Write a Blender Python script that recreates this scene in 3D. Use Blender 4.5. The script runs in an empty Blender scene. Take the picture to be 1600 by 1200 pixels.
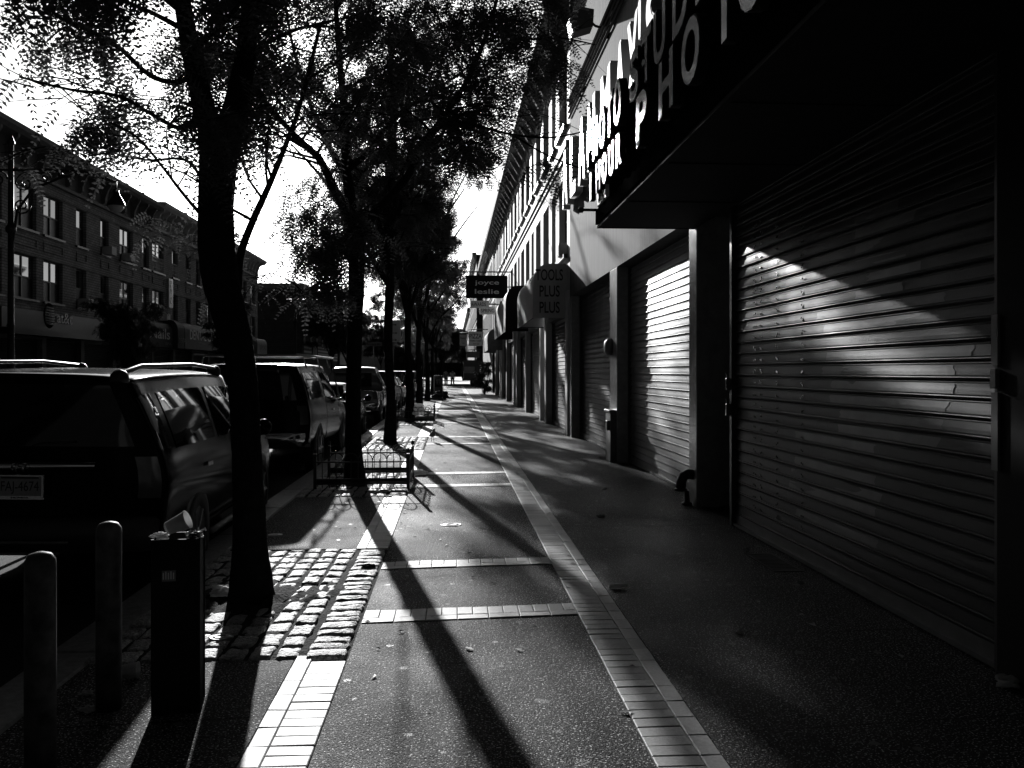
import bpy, bmesh, math, random
import numpy as np
from mathutils import Vector, Matrix, Euler

C = bpy.context.scene.collection
R = math.radians
# ------------------------------------------------------------------ camera, sky, sun, exposure
FPX, HOR, EYE, YAW = 1400.0, 580.0, 1.57, R(3.76)
scn = bpy.context.scene
cd = bpy.data.cameras.new('camera'); cam = bpy.data.objects.new('camera', cd); C.objects.link(cam)
cam.location = (0, 0, EYE); cam.rotation_euler = (R(90), 0, -YAW)
cd.sensor_width = 36; cd.lens = 36*FPX/1600; cd.shift_y = -(600-HOR)/1600
cd.clip_start = .05; cd.clip_end = 3000
scn.camera = cam
SUN_AZ, SUN_EL = R(-9.9), R(14.4)          # measured from the street axis (+Y), clockwise positive
TO_SUN = Vector((math.sin(SUN_AZ)*math.cos(SUN_EL), math.cos(SUN_AZ)*math.cos(SUN_EL), math.sin(SUN_EL)))
w = bpy.data.worlds.new('World'); scn.world = w; w.use_nodes = True
nt = w.node_tree; nt.nodes.clear()
sky = nt.nodes.new('ShaderNodeTexSky'); sky.sky_type = 'NISHITA'; sky.sun_disc = False
sky.sun_elevation = SUN_EL; sky.sun_rotation = SUN_AZ; sky.dust_density = 2.5; sky.air_density = 1.0
sep = nt.nodes.new('ShaderNodeSeparateColor')           # black-and-white film behind a red filter
m1 = nt.nodes.new('ShaderNodeMath'); m1.operation = 'MULTIPLY'; m1.inputs[1].default_value = .8
m2 = nt.nodes.new('ShaderNodeMath'); m2.operation = 'MULTIPLY_ADD'; m2.inputs[1].default_value = .2
bgn = nt.nodes.new('ShaderNodeBackground'); bgn.inputs[1].default_value = .05
wo = nt.nodes.new('ShaderNodeOutputWorld')
nt.links.new(sky.outputs[0], sep.inputs[0]); nt.links.new(sep.outputs[0], m1.inputs[0])
nt.links.new(sep.outputs[1], m2.inputs[0]); nt.links.new(m1.outputs[0], m2.inputs[2])
m3 = nt.nodes.new('ShaderNodeMath'); m3.operation = 'ADD'; m3.inputs[1].default_value = 38     # a contrasty film: the dim part of the sky weighs less
sq = nt.nodes.new('ShaderNodeMath'); sq.operation = 'POWER'; sq.inputs[1].default_value = 2
nt.links.new(m2.outputs[0], sq.inputs[0])
m4 = nt.nodes.new('ShaderNodeMath'); m4.operation = 'DIVIDE'; m5 = nt.nodes.new('ShaderNodeMath'); m5.operation = 'MULTIPLY'
nt.links.new(sq.outputs[0], m3.inputs[0]); nt.links.new(sq.outputs[0], m4.inputs[0]); nt.links.new(m3.outputs[0], m4.inputs[1])
nt.links.new(m4.outputs[0], m5.inputs[0]); nt.links.new(m2.outputs[0], m5.inputs[1]); nt.links.new(m5.outputs[0], bgn.inputs[0]); nt.links.new(bgn.outputs[0], wo.inputs[0])
sd = bpy.data.lights.new('sun', 'SUN'); sd.energy = 5; sd.angle = R(.53); sd.color = (1, 1, 1)
sun = bpy.data.objects.new('sun', sd); C.objects.link(sun)
sun.rotation_euler = TO_SUN.to_track_quat('Z', 'Y').to_euler()
sun.location = (-8, 30, 20)
scn.view_settings.view_transform = 'Standard'; scn.view_settings.look = 'None'
scn.view_settings.exposure = 0.7; scn.view_settings.gamma = 1.0
scn.cycles.max_bounces = 6; scn.cycles.diffuse_bounces = 2; scn.cycles.glossy_bounces = 3
scn.cycles.transmission_bounces = 4; scn.cycles.transparent_max_bounces = 6
scn.cycles.sample_clamp_indirect = 4

# ------------------------------------------------------------------ measuring the place
def ray(x, y):
    d = (x-800)/FPX
    return Vector((d*math.cos(YAW)+math.sin(YAW), math.cos(YAW)-d*math.sin(YAW), (HOR-y)/FPX))
def G(x, y, z=0):
    r = ray(x, y); return Vector((0, 0, EYE)) + r*((z-EYE)/r.z)
def AX(x, y, X):
    r = ray(x, y); return Vector((0, 0, EYE)) + r*(X/r.x)
def AY(x, y, Y):
    r = ray(x, y); return Vector((0, 0, EYE)) + r*(Y/r.y)
def yx(x, X):
    return AX(x, 580, X).y

# ------------------------------------------------------------------ materials (all neutral: the photograph is black and white)
MATS = {}
class NB:
    def __init__(s, m):
        s.t = m.node_tree; s.b = s.t.nodes['Principled BSDF']; s.out = s.t.nodes['Material Output']
    def n(s, typ, **k):
        a = s.t.nodes.new(typ)
        for q, v in k.items(): setattr(a, q, v)
        return a
    def l(s, a, b): s.t.links.new(a, b)
    def math(s, op, a, b=None, c=None, clamp=False):
        q = s.n('ShaderNodeMath', operation=op); q.use_clamp = clamp
        for i, v in enumerate((a, b, c)):
            if v is None: continue
            if isinstance(v, (int, float)): q.inputs[i].default_value = v
            else: s.l(v, q.inputs[i])
        return q.outputs[0]
    def coord(s, kind='Object'):
        if kind == 'World': return s.n('ShaderNodeNewGeometry').outputs['Position']
        return s.n('ShaderNodeTexCoord').outputs[kind]
    def noise(s, co, scale, detail=4, rough=.55, stretch=None):
        if stretch:
            mp = s.n('ShaderNodeMapping'); mp.inputs['Scale'].default_value = stretch; s.l(co, mp.inputs[0]); co = mp.outputs[0]
        q = s.n('ShaderNodeTexNoise'); q.inputs['Scale'].default_value = scale
        q.inputs['Detail'].default_value = detail; q.inputs['Roughness'].default_value = rough
        s.l(co, q.inputs['Vector']); return q.outputs[0]
    def ramp(s, v, a, b, lo, hi):
        q = s.n('ShaderNodeMapRange'); q.inputs[1].default_value = a; q.inputs[2].default_value = b
        q.inputs[3].default_value = lo; q.inputs[4].default_value = hi; s.l(v, q.inputs[0]); return q.outputs[0]
    def bump(s, h, dist, strength=1.0):
        q = s.n('ShaderNodeBump'); q.inputs['Strength'].default_value = strength; q.inputs['Distance'].default_value = dist
        s.l(h, q.inputs['Height']); s.l(q.outputs[0], s.b.inputs['Normal']); return q
    def base(s, v):
        s.l(v, s.b.inputs['Base Color'])
def mat(name, base=.2, rough=.6, metal=0., spec=.5, var=.25, vscale=3., bump=0., bscale=60., streak=None, coat=0., isl=0., rvar=0.):
    if name in MATS: return MATS[name]
    m = bpy.data.materials.new(name); m.use_nodes = True; MATS[name] = m
    k = NB(m); b = k.b
    b.inputs['Roughness'].default_value = rough; b.inputs['Metallic'].default_value = metal
    b.inputs['Specular IOR Level'].default_value = spec; b.inputs['Coat Weight'].default_value = coat
    b.inputs['Base Color'].default_value = (base, base, base, 1)
    co = k.coord('World')
    if var:
        n = k.noise(co, vscale, 5, .6, streak)
        v = k.ramp(n, .3, .7, base*(1-var), base*(1+var))
        if isl:
            r = k.n('ShaderNodeNewGeometry').outputs['Random Per Island']
            v = k.math('MULTIPLY', v, k.ramp(r, 0, 1, 1-isl, 1+isl))
        k.base(v)
        if rvar:
            k.l(k.ramp(n, .3, .7, max(.02, rough-rvar), min(1, rough+rvar)), b.inputs['Roughness'])
    if bump:
        k.bump(k.noise(co, bscale, 4, .6), bump)
    return m

def gum_layer(k, co, v, rough):
    """scattered flattened gum spots: a slightly paler, smoother disc"""
    vo = k.n('ShaderNodeTexVoronoi'); vo.inputs['Scale'].default_value = 2.6; k.l(co, vo.inputs['Vector'])
    spot = k.math('LESS_THAN', vo.outputs['Distance'], .075)
    vo2 = k.n('ShaderNodeTexVoronoi'); vo2.inputs['Scale'].default_value = 6.1; k.l(co, vo2.inputs['Vector'])
    rnd = k.math('GREATER_THAN', k.n('ShaderNodeSeparateColor').outputs[0], .5)
    sc = k.n('ShaderNodeSeparateColor'); k.l(vo2.outputs['Color'], sc.inputs[0])
    spot2 = k.math('MULTIPLY', k.math('LESS_THAN', vo2.outputs['Distance'], .13), k.math('GREATER_THAN', sc.outputs[0], .35))
    sp = k.math('MAXIMUM', spot, spot2)
    mx = k.n('ShaderNodeMix', data_type='FLOAT'); k.l(sp, mx.inputs[0]); k.l(v, mx.inputs[2]); mx.inputs[3].default_value = .13
    mr = k.n('ShaderNodeMix', data_type='FLOAT'); k.l(sp, mr.inputs[0]); k.l(rough, mr.inputs[2]); mr.inputs[3].default_value = .42
    return mx.outputs[0], mr.outputs[0], sp

SKEW = .08
def pavement_mat(name, base, rough, L, off, speck=1., bdist=.004, spec=.5):
    m = bpy.data.materials.new(name); m.use_nodes = True; MATS[name] = m
    k = NB(m); co = k.coord('World')
    k.b.inputs['Specular IOR Level'].default_value = spec
    big = k.noise(co, .9, 4, .6); fine = k.noise(co, 230, 2, .7); mid = k.noise(co, 26, 4, .65)
    v = k.ramp(big, .3, .7, base*.65, base*1.35)
    v = k.math('MULTIPLY', v, k.ramp(fine, .3, .75, 1-.65*speck, 1+1.1*speck))
    v = k.math('MULTIPLY', v, k.ramp(mid, .3, .7, .75, 1.25))
    v = k.math('ADD', v, k.ramp(k.noise(co, 95, 1, .5), .6, .67, 0, .75*speck))  # bright specks painted into the colour as sun sparkle on the grains
    v = k.math('MULTIPLY', v, k.ramp(k.noise(co, 55, 2, .6), .35, .65, .55, 1.4))
    rg = k.ramp(big, .3, .7, rough-.1, rough+.1)
    v, rg, sp = gum_layer(k, co, v, rg)
    sx = k.n('ShaderNodeSeparateXYZ'); k.l(co, sx.inputs[0])
    yy = k.math('ADD', k.math('MULTIPLY_ADD', sx.outputs[0], -SKEW, off+100*L), sx.outputs[1])
    fr = k.math('MODULO', yy, L)
    jt = k.math('LESS_THAN', fr, .012)
    v = k.math('MULTIPLY', v, k.math('SUBTRACT', 1, k.math('MULTIPLY', jt, .8)))
    dn = k.n('ShaderNodeTexNoise'); dn.inputs['Scale'].default_value = 2.2; dn.inputs['Detail'].default_value = 6; k.l(co, dn.inputs['Vector'])
    dv = k.n('ShaderNodeVectorMath', operation='MULTIPLY_ADD'); k.l(dn.outputs['Color'], dv.inputs[0]); dv.inputs[1].default_value = (.9, .9, .9); k.l(co, dv.inputs[2])
    ve = k.n('ShaderNodeTexVoronoi', feature='DISTANCE_TO_EDGE'); ve.inputs['Scale'].default_value = .42; k.l(dv.outputs[0], ve.inputs['Vector'])
    crack = k.math('MULTIPLY', k.math('LESS_THAN', ve.outputs['Distance'], .0028), k.math('GREATER_THAN', k.noise(co, .55, 2, .5), .52))
    stain = k.ramp(k.noise(co, 1.7, 6, .7), .56, .66, 1, .5)
    v = k.math('MULTIPLY', k.math('MULTIPLY', v, stain), k.math('SUBTRACT', 1, k.math('MULTIPLY', crack, .75)))
    k.base(v); k.l(rg, k.b.inputs['Roughness'])
    peb = k.n('ShaderNodeTexVoronoi'); peb.inputs['Scale'].default_value = 130; k.l(co, peb.inputs['Vector'])
    h = k.math('ADD', k.math('MULTIPLY', fine, .5*speck), k.math('MULTIPLY', mid, .7))
    h = k.math('ADD', h, k.math('MULTIPLY', peb.outputs['Distance'], -.8*speck))
    h = k.math('SUBTRACT', h, k.math('MULTIPLY', jt, 2.5))
    k.bump(h, bdist)
    return m
m_mid = pavement_mat('dark aggregate paving', .028, .68, 2.72, .62, 1., .012, .03)
m_left = pavement_mat('kerbside concrete', .045, .78, 1.5, .3, .8, .006, .03)
m_right = pavement_mat('worn concrete flags', .022, .62, 1.35, .33, .8, .006, .07)
m_paver = mat('granite paver', .5, .6, spec=.3, var=.16, vscale=60, bump=.0022, bscale=160, isl=.22)
m_cobble = mat('rough granite sett', .34, .65, spec=.3, var=.6, vscale=60, bump=.03, bscale=48, isl=.25)
m_dirt = mat('packed dirt', .03, .95, spec=.05, var=.7, vscale=22, bump=.03, bscale=45)
m_curb = mat('kerb granite', .2, .6, var=.3, vscale=20, bump=.004, bscale=90)
m_road = mat('road asphalt', .04, .85, spec=.08, var=.25, vscale=.7, bump=.006, bscale=150)
m_fwalk = mat('far sidewalk concrete', .15, .7, var=.25, vscale=.8)
m_ground = mat('ground earth', .08, .9)
m_bark = mat('bark', .014, .95, var=.35, vscale=14, bump=.012, bscale=30, spec=.05)
m_iron = mat('black iron', .02, .45, var=.2, spec=.5)
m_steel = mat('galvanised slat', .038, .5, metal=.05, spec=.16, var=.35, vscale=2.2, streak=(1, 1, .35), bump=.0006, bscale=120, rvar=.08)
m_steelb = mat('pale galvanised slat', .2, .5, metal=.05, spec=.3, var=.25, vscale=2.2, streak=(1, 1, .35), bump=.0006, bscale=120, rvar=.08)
m_paintd = mat('dark painted steel', .035, .4, var=.3, vscale=6)
m_conc = mat('board marked render', .10, .9, spec=.1, var=.3, vscale=2.4, streak=(1, 5, .4), bump=.003, bscale=30)
m_white = mat('white painted masonry', .42, .7, var=.1, vscale=1.2, streak=(1, 1, .4))
m_cream = mat('pale stone trim', .5, .7, var=.15)
m_dkstone = mat('dark stone trim', .12, .7, var=.2)
m_glass = mat('window glass', .015, .03, spec=1., var=0); m_glass.node_tree.nodes['Principled BSDF'].inputs['IOR'].default_value = 3.2
m_screen = mat('insect screen', .03, .35, spec=.4, var=.3, vscale=2)
m_cond = mat('conduit paint', .015, .9, var=.1, spec=0.)
m_frame = mat('dark window frame', .03, .4, var=.1)
m_blind = mat('pale blind', .3, .8, var=.1)
m_tile = mat('glazed pier tile', .3, .25, var=.2, vscale=9)
m_cabl = mat('black car paint', .002, .14, spec=.22, var=0)
m_cardk = mat('dark grey car paint', .004, .16, spec=.22, var=0)
m_carsil = mat('silver car paint', .16, .25, metal=.4, var=0, coat=.6)
for m_, i_ in ((m_cabl, 1.25), (m_cardk, 1.28)): m_.node_tree.nodes['Principled BSDF'].inputs['IOR'].default_value = i_
m_cglass = mat('tinted car glass', .004, .03, spec=.5, var=0)
m_tyre = mat('tyre rubber', .02, .8, var=.2)
m_chrome = mat('chrome', .6, .12, metal=1., var=.1)
m_rim = mat('alloy rim', .35, .35, metal=.8, var=.1)
m_lamp = mat('tail lamp plastic', .05, .1, var=0, coat=1.)
m_plast = mat('black plastic', .02, .5, var=.15)
m_paper = mat('white paper', .55, .75, var=.15, vscale=14, bump=.004, bscale=20)
m_platem = mat('plate enamel', .3, .5, var=.1, vscale=30)
m_ink = mat('black ink', .015, .6, var=0)
m_lit = mat('white letter acrylic', .85, .25, var=.06)
m_lettd = mat('brushed letter face', .09, .22, metal=.7, var=.4, vscale=5)
m_black = mat('black paint', .008, .75, var=.2, spec=.15)
m_grey = mat('mid grey paint', .12, .5, var=.2, vscale=8)
m_boll = mat('chipped pale paint', .07, .6, spec=.25, var=.7, vscale=11, bump=.002, bscale=25)
m_awn = mat('awning canvas', .3, .75, var=.12, vscale=3)
m_box = mat('matt black sign box', .008, 1., var=.2, spec=0.)
m_awne = mat('awning end canvas', .4, .8, var=.1)
m_awnd = mat('dark awning canvas', .035, .75, var=.2, vscale=3)
m_skin = mat('skin', .3, .6, var=.05)
m_shirt = mat('pale shirt cloth', .55, .9, var=.1)
m_trous = mat('dark trouser cloth', .02, .9, var=.1)
def glow_through(m, f, c=.6):
    t = m.node_tree; b = t.nodes['Principled BSDF']; o = t.nodes['Material Output']; tr = t.nodes.new('ShaderNodeBsdfTranslucent'); tr.inputs[0].default_value = (c, c, c, 1)
    mx = t.nodes.new('ShaderNodeMixShader'); mx.inputs[0].default_value = f; t.links.new(b.outputs[0], mx.inputs[1]); t.links.new(tr.outputs[0], mx.inputs[2]); t.links.new(mx.outputs[0], o.inputs[0])
glow_through(m_paper, .5); glow_through(m_awn, .25, .4)
def leaf_mat(name, base):
    m = bpy.data.materials.new(name); m.use_nodes = True; MATS[name] = m
    k = NB(m); b = k.b
    r = k.n('ShaderNodeNewGeometry').outputs['Random Per Island']
    k.base(k.ramp(r, 0, 1, base*.6, base*1.5)); b.inputs['Roughness'].default_value = .45
    b.inputs['Specular IOR Level'].default_value = .35
    tr = k.n('ShaderNodeBsdfTranslucent'); tr.inputs[0].default_value = (base*1.2,)*3+(1,)
    mx = k.n('ShaderNodeMixShader'); mx.inputs[0].default_value = .3
    k.l(b.outputs[0], mx.inputs[1]); k.l(tr.outputs[0], mx.inputs[2]); k.l(mx.outputs[0], k.out.inputs[0])
    return m
m_leaf = leaf_mat('locust leaf', .05)
m_leaf2 = leaf_mat('dense leaf', .04)
def brick_mat(name, c1, c2, mortar, axis='YZ', sc=1.):
    m = bpy.data.materials.new(name); m.use_nodes = True; MATS[name] = m
    k = NB(m); co = k.coord('World'); sx = k.n('ShaderNodeSeparateXYZ'); k.l(co, sx.inputs[0])
    cb = k.n('ShaderNodeCombineXYZ')
    i = {'X': 0, 'Y': 1, 'Z': 2}
    k.l(sx.outputs[i[axis[0]]], cb.inputs[0]); k.l(sx.outputs[i[axis[1]]], cb.inputs[1])
    bt = k.n('ShaderNodeTexBrick'); k.l(cb.outputs[0], bt.inputs['Vector'])
    for nm, c in (('Color1', c1), ('Color2', c2), ('Mortar', mortar)): bt.inputs[nm].default_value = (c, c, c, 1)
    bt.inputs['Scale'].default_value = sc; bt.inputs['Brick Width'].default_value = .32
    bt.inputs['Row Height'].default_value = .12; bt.inputs['Mortar Size'].default_value = .014
    n = k.noise(co, 1.4, 5, .6)
    mxn = k.n('ShaderNodeVectorMath', operation='SCALE'); k.l(bt.outputs[0], mxn.inputs[0]); k.l(k.ramp(n, .3, .7, .7, 1.25), mxn.inputs['Scale'])
    k.base(mxn.outputs[0]); k.b.inputs['Roughness'].default_value = .85
    k.bump(k.math('MULTIPLY', bt.outputs['Fac'], -1), .01)
    return m
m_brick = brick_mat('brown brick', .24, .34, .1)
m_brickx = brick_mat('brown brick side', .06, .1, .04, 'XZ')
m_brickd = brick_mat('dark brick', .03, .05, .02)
m_brickn = brick_mat('entry brick', .05, .08, .03, 'XZ', 1.3)

# ------------------------------------------------------------------ mesh helpers
class MB:
    def __init__(s): s.v = []; s.f = []; s.sm = []
    def add(s, vs, fs, smooth=False):
        o = len(s.v); s.v += [tuple(q) for q in vs]; s.f += [tuple(i+o for i in f) for f in fs]; s.sm += [smooth]*len(fs); return s
    def box(s, a, b):
        x0, y0, z0 = a; x1, y1, z1 = b
        vs = [(x0,y0,z0),(x1,y0,z0),(x1,y1,z0),(x0,y1,z0),(x0,y0,z1),(x1,y0,z1),(x1,y1,z1),(x0,y1,z1)]
        return s.add(vs, [(0,3,2,1),(4,5,6,7),(0,1,5,4),(1,2,6,5),(2,3,7,6),(3,0,4,7)])
    def bbox(s, a, b, c=.01):
        """box with chamfered upright and top edges"""
        x0, y0, z0 = a; x1, y1, z1 = b; c = min(c, (x1-x0)*.45, (y1-y0)*.45, (z1-z0)*.45)
        def ring(i, z): 
            return [(x0+c+i,y0+i,z),(x1-c-i,y0+i,z),(x1-i,y0+c+i,z),(x1-i,y1-c-i,z),(x1-c-i,y1-i,z),(x0+c+i,y1-i,z),(x0+i,y1-c-i,z),(x0+i,y0+c+i,z)]
        r = ring(0, z0)+ring(0, z1-c)+ring(c*.7, z1)
        fs = [tuple(range(7,-1,-1)), tuple(range(16,24))]
        for L in (0, 8):
            for i in range(8): fs.append((L+i, L+(i+1)%8, L+8+(i+1)%8, L+8+i))
        return s.add(r, fs)
    def prism(s, poly, axis, a, b):
        """poly in the two other axes, extruded along axis from a to b"""
        def P(p, t):
            if axis == 'x': return (t, p[0], p[1])
            if axis == 'y': return (p[0], t, p[1])
            return (p[0], p[1], t)
        n = len(poly); vs = [P(p, a) for p in poly]+[P(p, b) for p in poly]
        fs = [tuple(range(n)), tuple(range(2*n-1, n-1, -1))]+[(i, i+n, (i+1)%n+n, (i+1)%n) for i in range(n)]
        return s.add(vs, fs)
    def tube(s, pts, r, sides=8, smooth=True, cap=True, rough=0.):
        pts = [Vector(p) for p in pts]; n = len(pts)
        rr = r if isinstance(r, (list, tuple)) else [r]*n
        vs = []; up = Vector((.31, .22, .92))
        prev = None
        for i, p in enumerate(pts):
            d = (pts[min(i+1, n-1)]-pts[max(i-1, 0)])
            if d.length < 1e-9: d = Vector((0, 0, 1))
            d.normalize()
            u = (prev if prev is not None else up); u = u-d*u.dot(d)
            if u.length < 1e-4: u = Vector((1, 0, 0))-d*d.x
            u.normalize(); prev = u; w_ = d.cross(u)
            for k in range(sides):
                a = 2*math.pi*k/sides; vs.append(p+(u*math.cos(a)+w_*math.sin(a))*rr[i]*(1+(rough*(math.sin(5*a+i*.5)*.35+math.sin(11*a-i*.9)*.4+random.uniform(-.6, .6)) if rough else 0)))
        fs = [(i*sides+k, i*sides+(k+1)%sides, (i+1)*sides+(k+1)%sides, (i+1)*sides+k) for i in range(n-1) for k in range(sides)]
        if cap: fs += [tuple(range(sides-1, -1, -1)), tuple(range((n-1)*sides, n*sides))]
        return s.add(vs, fs, smooth)
    def lathe(s, prof, loc=(0,0,0), sides=20, axis='z', smooth=True):
        vs = []; n = len(prof)
        for (r, h) in prof:
            for k in range(sides):
                a = 2*math.pi*k/sides; c_, s_ = r*math.cos(a), r*math.sin(a)
                q = (c_, s_, h) if axis == 'z' else ((h, c_, s_) if axis == 'x' else (c_, h, s_))
                vs.append((q[0]+loc[0], q[1]+loc[1], q[2]+loc[2]))
        fs = [(i*sides+k, i*sides+(k+1)%sides, (i+1)*sides+(k+1)%sides, (i+1)*sides+k) for i in range(n-1) for k in range(sides)]
        if prof[0][0] > 1e-5: fs.append(tuple(range(sides-1, -1, -1)))
        if prof[-1][0] > 1e-5: fs.append(tuple(range((n-1)*sides, n*sides)))
        return s.add(vs, fs, smooth)
    def grid(s, rows, smooth=True, closed=False):
        m_ = len(rows); n = len(rows[0]); vs = [p for r in rows for p in r]
        fs = [(i*n+j, i*n+(j+1)%n, (i+1)*n+(j+1)%n, (i+1)*n+j) for i in range(m_-1) for j in range(n if closed else n-1)]
        return s.add(vs, fs, smooth)
    def build(s, name, m, parent=None, kind=None):
        me = bpy.data.meshes.new(name); me.from_pydata(s.v, [], s.f)
        me.polygons.foreach_set('use_smooth', s.sm); me.update()
        o = bpy.data.objects.new(name, me); C.objects.link(o)
        if m: me.materials.append(m)
        if parent: o.parent = parent
        if kind: o['kind'] = kind
        return o
def tag(o, label=None, cat=None, group=None, kind=None):
    if label: o['label'] = label
    if cat: o['category'] = cat
    if group: o['group'] = group
    if kind: o['kind'] = kind
    return o
def empty(name, loc=(0,0,0), rz=0, label=None, cat=None, group=None):
    o = bpy.data.objects.new(name, None); C.objects.link(o); o.location = loc; o.rotation_euler = (0,0,rz)
    o.empty_display_size = .2
    return tag(o, label, cat, group)
def copy_tree(o, parent=None):
    c = o.copy(); C.objects.link(c); c.parent = parent
    for ch in list(o.children): copy_tree(ch, c)
    return c
def text_mesh(txt, size=1., depth=.0, bold=0., cond=1.):
    cu = bpy.data.curves.new('t', 'FONT'); cu.body = txt; cu.size = size; cu.extrude = depth/2; cu.offset = bold
    cu.align_x = 'LEFT'; cu.resolution_u = 4
    o = bpy.data.objects.new('t', cu); C.objects.link(o); dg = bpy.context.evaluated_depsgraph_get()
    me = bpy.data.meshes.new_from_object(o.evaluated_get(dg)); bpy.data.objects.remove(o); bpy.data.curves.remove(cu)
    if cond != 1.:
        for v in me.vertices: v.co.x *= cond
    return me
def text(name, txt, m, origin, xdir, height, parent, depth=.01, bold=0., width=None, up=(0,0,1)):
    """cap height `height`, running along xdir from origin (lower left)"""
    me = text_mesh(txt, 1., depth/max(height, 1e-6)*.7, bold)
    xs = [v.co.x for v in me.vertices]; ys = [v.co.y for v in me.vertices]
    x0, x1 = min(xs), max(xs); cap = .7
    sc = height/cap; sx = sc if width is None else width/(x1-x0)
    xd = Vector(xdir).normalized(); u = Vector(up).normalized(); n = xd.cross(u)
    for v in me.vertices:
        c = v.co.copy(); v.co = Vector(origin)+xd*((c.x-x0)*sx)+u*(c.y*sc)+n*(c.z*sc)
    me.materials.clear(); me.materials.append(m)
    o = bpy.data.objects.new(name, me); C.objects.link(o); o.parent = parent
    return o

m_soffit = mat('black soffit', .012, .8, var=.2, spec=.15)
rnd = random.Random(7); nrs = np.random.RandomState(11)
# ================================================================== GROUND
CURB, WALLX = -2.10, 2.80
LX = -18.0                      # face of the row across the street
END = 92.0                      # the sidewalk ends at the cross street
def sheet(name, x0, x1, y0, y1, z, m, kind='structure'):
    b = MB(); b.add([(x0,y0,z),(x1,y0,z),(x1,y1,z),(x0,y1,z)], [(0,1,2,3)])
    return b.build(name, m, kind=kind)
sheet('ground', -400, 400, -300, 900, -.26, m_ground)
sheet('road', -13.6, CURB-.15, -60, 400, -.15, m_road)
sheet('cross_street', -120, 120, END+.3, 106, -.146, m_road)
sheet('paving_bed', CURB, 4.3, -14, END-.2, -.02, m_dirt)
def slab(name, x0, x1, y0, y1, m, ztop=0., zb=-.3):
    b = MB(); b.box((x0, y0, zb), (x1, y1, ztop)); return b.build(name, m, kind='structure')
PITS = [(4.94, 8.0), (11.3, 14.3), (17.9, 21.5), (26.0, 29.5), (34.5, 38.0), (46.5, 50.), (58.5, 62), (73.5, 77)]
X0, X1, X2, X3 = -.858, -.576, .806, 1.098     # edges of the two brick strips
ys = [-14]+[v for p in PITS for v in p]+[END]
for a, b_ in zip(ys[0::2], ys[1::2]):
    slab('kerbside_paving', CURB+.15, X0-.004, a, b_, m_left)
slab('middle_paving', X1+.003, X2-.003, -14, END, m_mid)
slab('shopside_paving', X3+.003, 3.06, -14, 9, m_right)
slab('shopside_paving', X3+.003, 3.06, 9.004, END, m_right)
slab('recess_floor', 3.063, 5.2, -14, END, m_right, .012)
# kerb stones
b = MB(); y = -14.
while y < END:
    L = 1.5+rnd.random()*.6; b.bbox((CURB-.15, y, -.3), (CURB+.145, y+L-.008, .006+rnd.random()*.004), .022); y += L
b.build('kerb', m_curb, kind='structure')
slab('far_sidewalk', LX-.2, -13.75, -30, 84, m_fwalk)
slab('far_kerb', -13.747, -13.6, -30, 84, m_curb, .004)
slab('far_sidewalk', LX-.2, -13.75, 106, 300, m_fwalk)
slab('sidewalk_beyond', CURB, 3.2, 106.5, 300, m_fwalk)

def brick(b, x0, x1, y0, y1, skew=False):
    z = rnd.uniform(-.0012, .0022); g = .0022; tx, ty = rnd.uniform(-.0012, .0012), rnd.uniform(-.0012, .0012)
    x0 += g; x1 -= g; y0 += g; y1 -= g; c = .004
    def P(x, y, zz):
        yy = y+(SKEW*(x-X1) if skew else 0); return (x, yy, zz+z+(1 if x > (x0+x1)/2 else -1)*tx+(1 if y > (y0+y1)/2 else -1)*ty)
    vs = [P(x0,y0,-.03),P(x1,y0,-.03),P(x1,y1,-.03),P(x0,y1,-.03), P(x0,y0,0),P(x1,y0,0),P(x1,y1,0),P(x0,y1,0),
          P(x0+c,y0+c,.003),P(x1-c,y0+c,.003),P(x1-c,y1-c,.003),P(x0+c,y1-c,.003)]
    fs = [(8,9,10,11)]
    for k in range(4):
        fs.append((k, (k+1)%4, 4+(k+1)%4, 4+k)); fs.append((4+k, 4+(k+1)%4, 8+(k+1)%4, 8+k))
    b.add(vs, fs)
def in_pit(y): return any(a-.02 <= y <= c_ for a, c_ in PITS)
# left strip: header column 0.09 wide laid lengthwise, stretcher column 0.19 wide
def strip(name, xa, xm, xb, ya, yb, lw, rw, skip):
    b = MB(); y = ya
    while y < yb:                                   # wide column: bricks across
        if not (skip and in_pit(y+.05)): brick(b, min(xm, xb), max(xm, xb), y, y+rw)
        y += rw
    y = ya
    while y < yb:                                   # narrow column: bricks lengthwise
        if not (skip and in_pit(y+.1)): brick(b, min(xa, xm), max(xa, xm), y, y+lw)
        y += lw
    return b.build(name, m_paver, kind='structure')
strip('brick_strip', X0, X0+.092, X1, .2, END, .2, .1, True)
strip('brick_strip', X3, X3-.092, X2, .2, END, .2, .1, False)
b = MB()
BANDS = [(5.62, 5.9), (7.14, 7.4), (12.13, 12.4), (13.6, 13.88), (19.2, 19.48), (21.2, 21.48), (27., 27.28), (29.2, 29.5), (35.5, 35.8), (37.5, 37.8), (48, 48.3), (51, 51.3), (60, 60.3), (63, 63.3), (75, 75.3), (78, 78.3)]
BANDS.insert(0, (1.9, 2.18))
for a, c_ in BANDS:
    x = X1+.004
    while x < X2-.05:
        x1_ = min(x+.1, X2-.003); brick(b, x, x1_, a+.1, c_, True); x += .1
    x = X1+.004
    while x < X2-.05:
        x1_ = min(x+.2, X2-.003); brick(b, x, x1_, a, a+.1, True); x += .2
o = b.build('cross_band', m_paver, kind='structure')
for v in o.data.vertices: v.co.z += .0036
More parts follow.
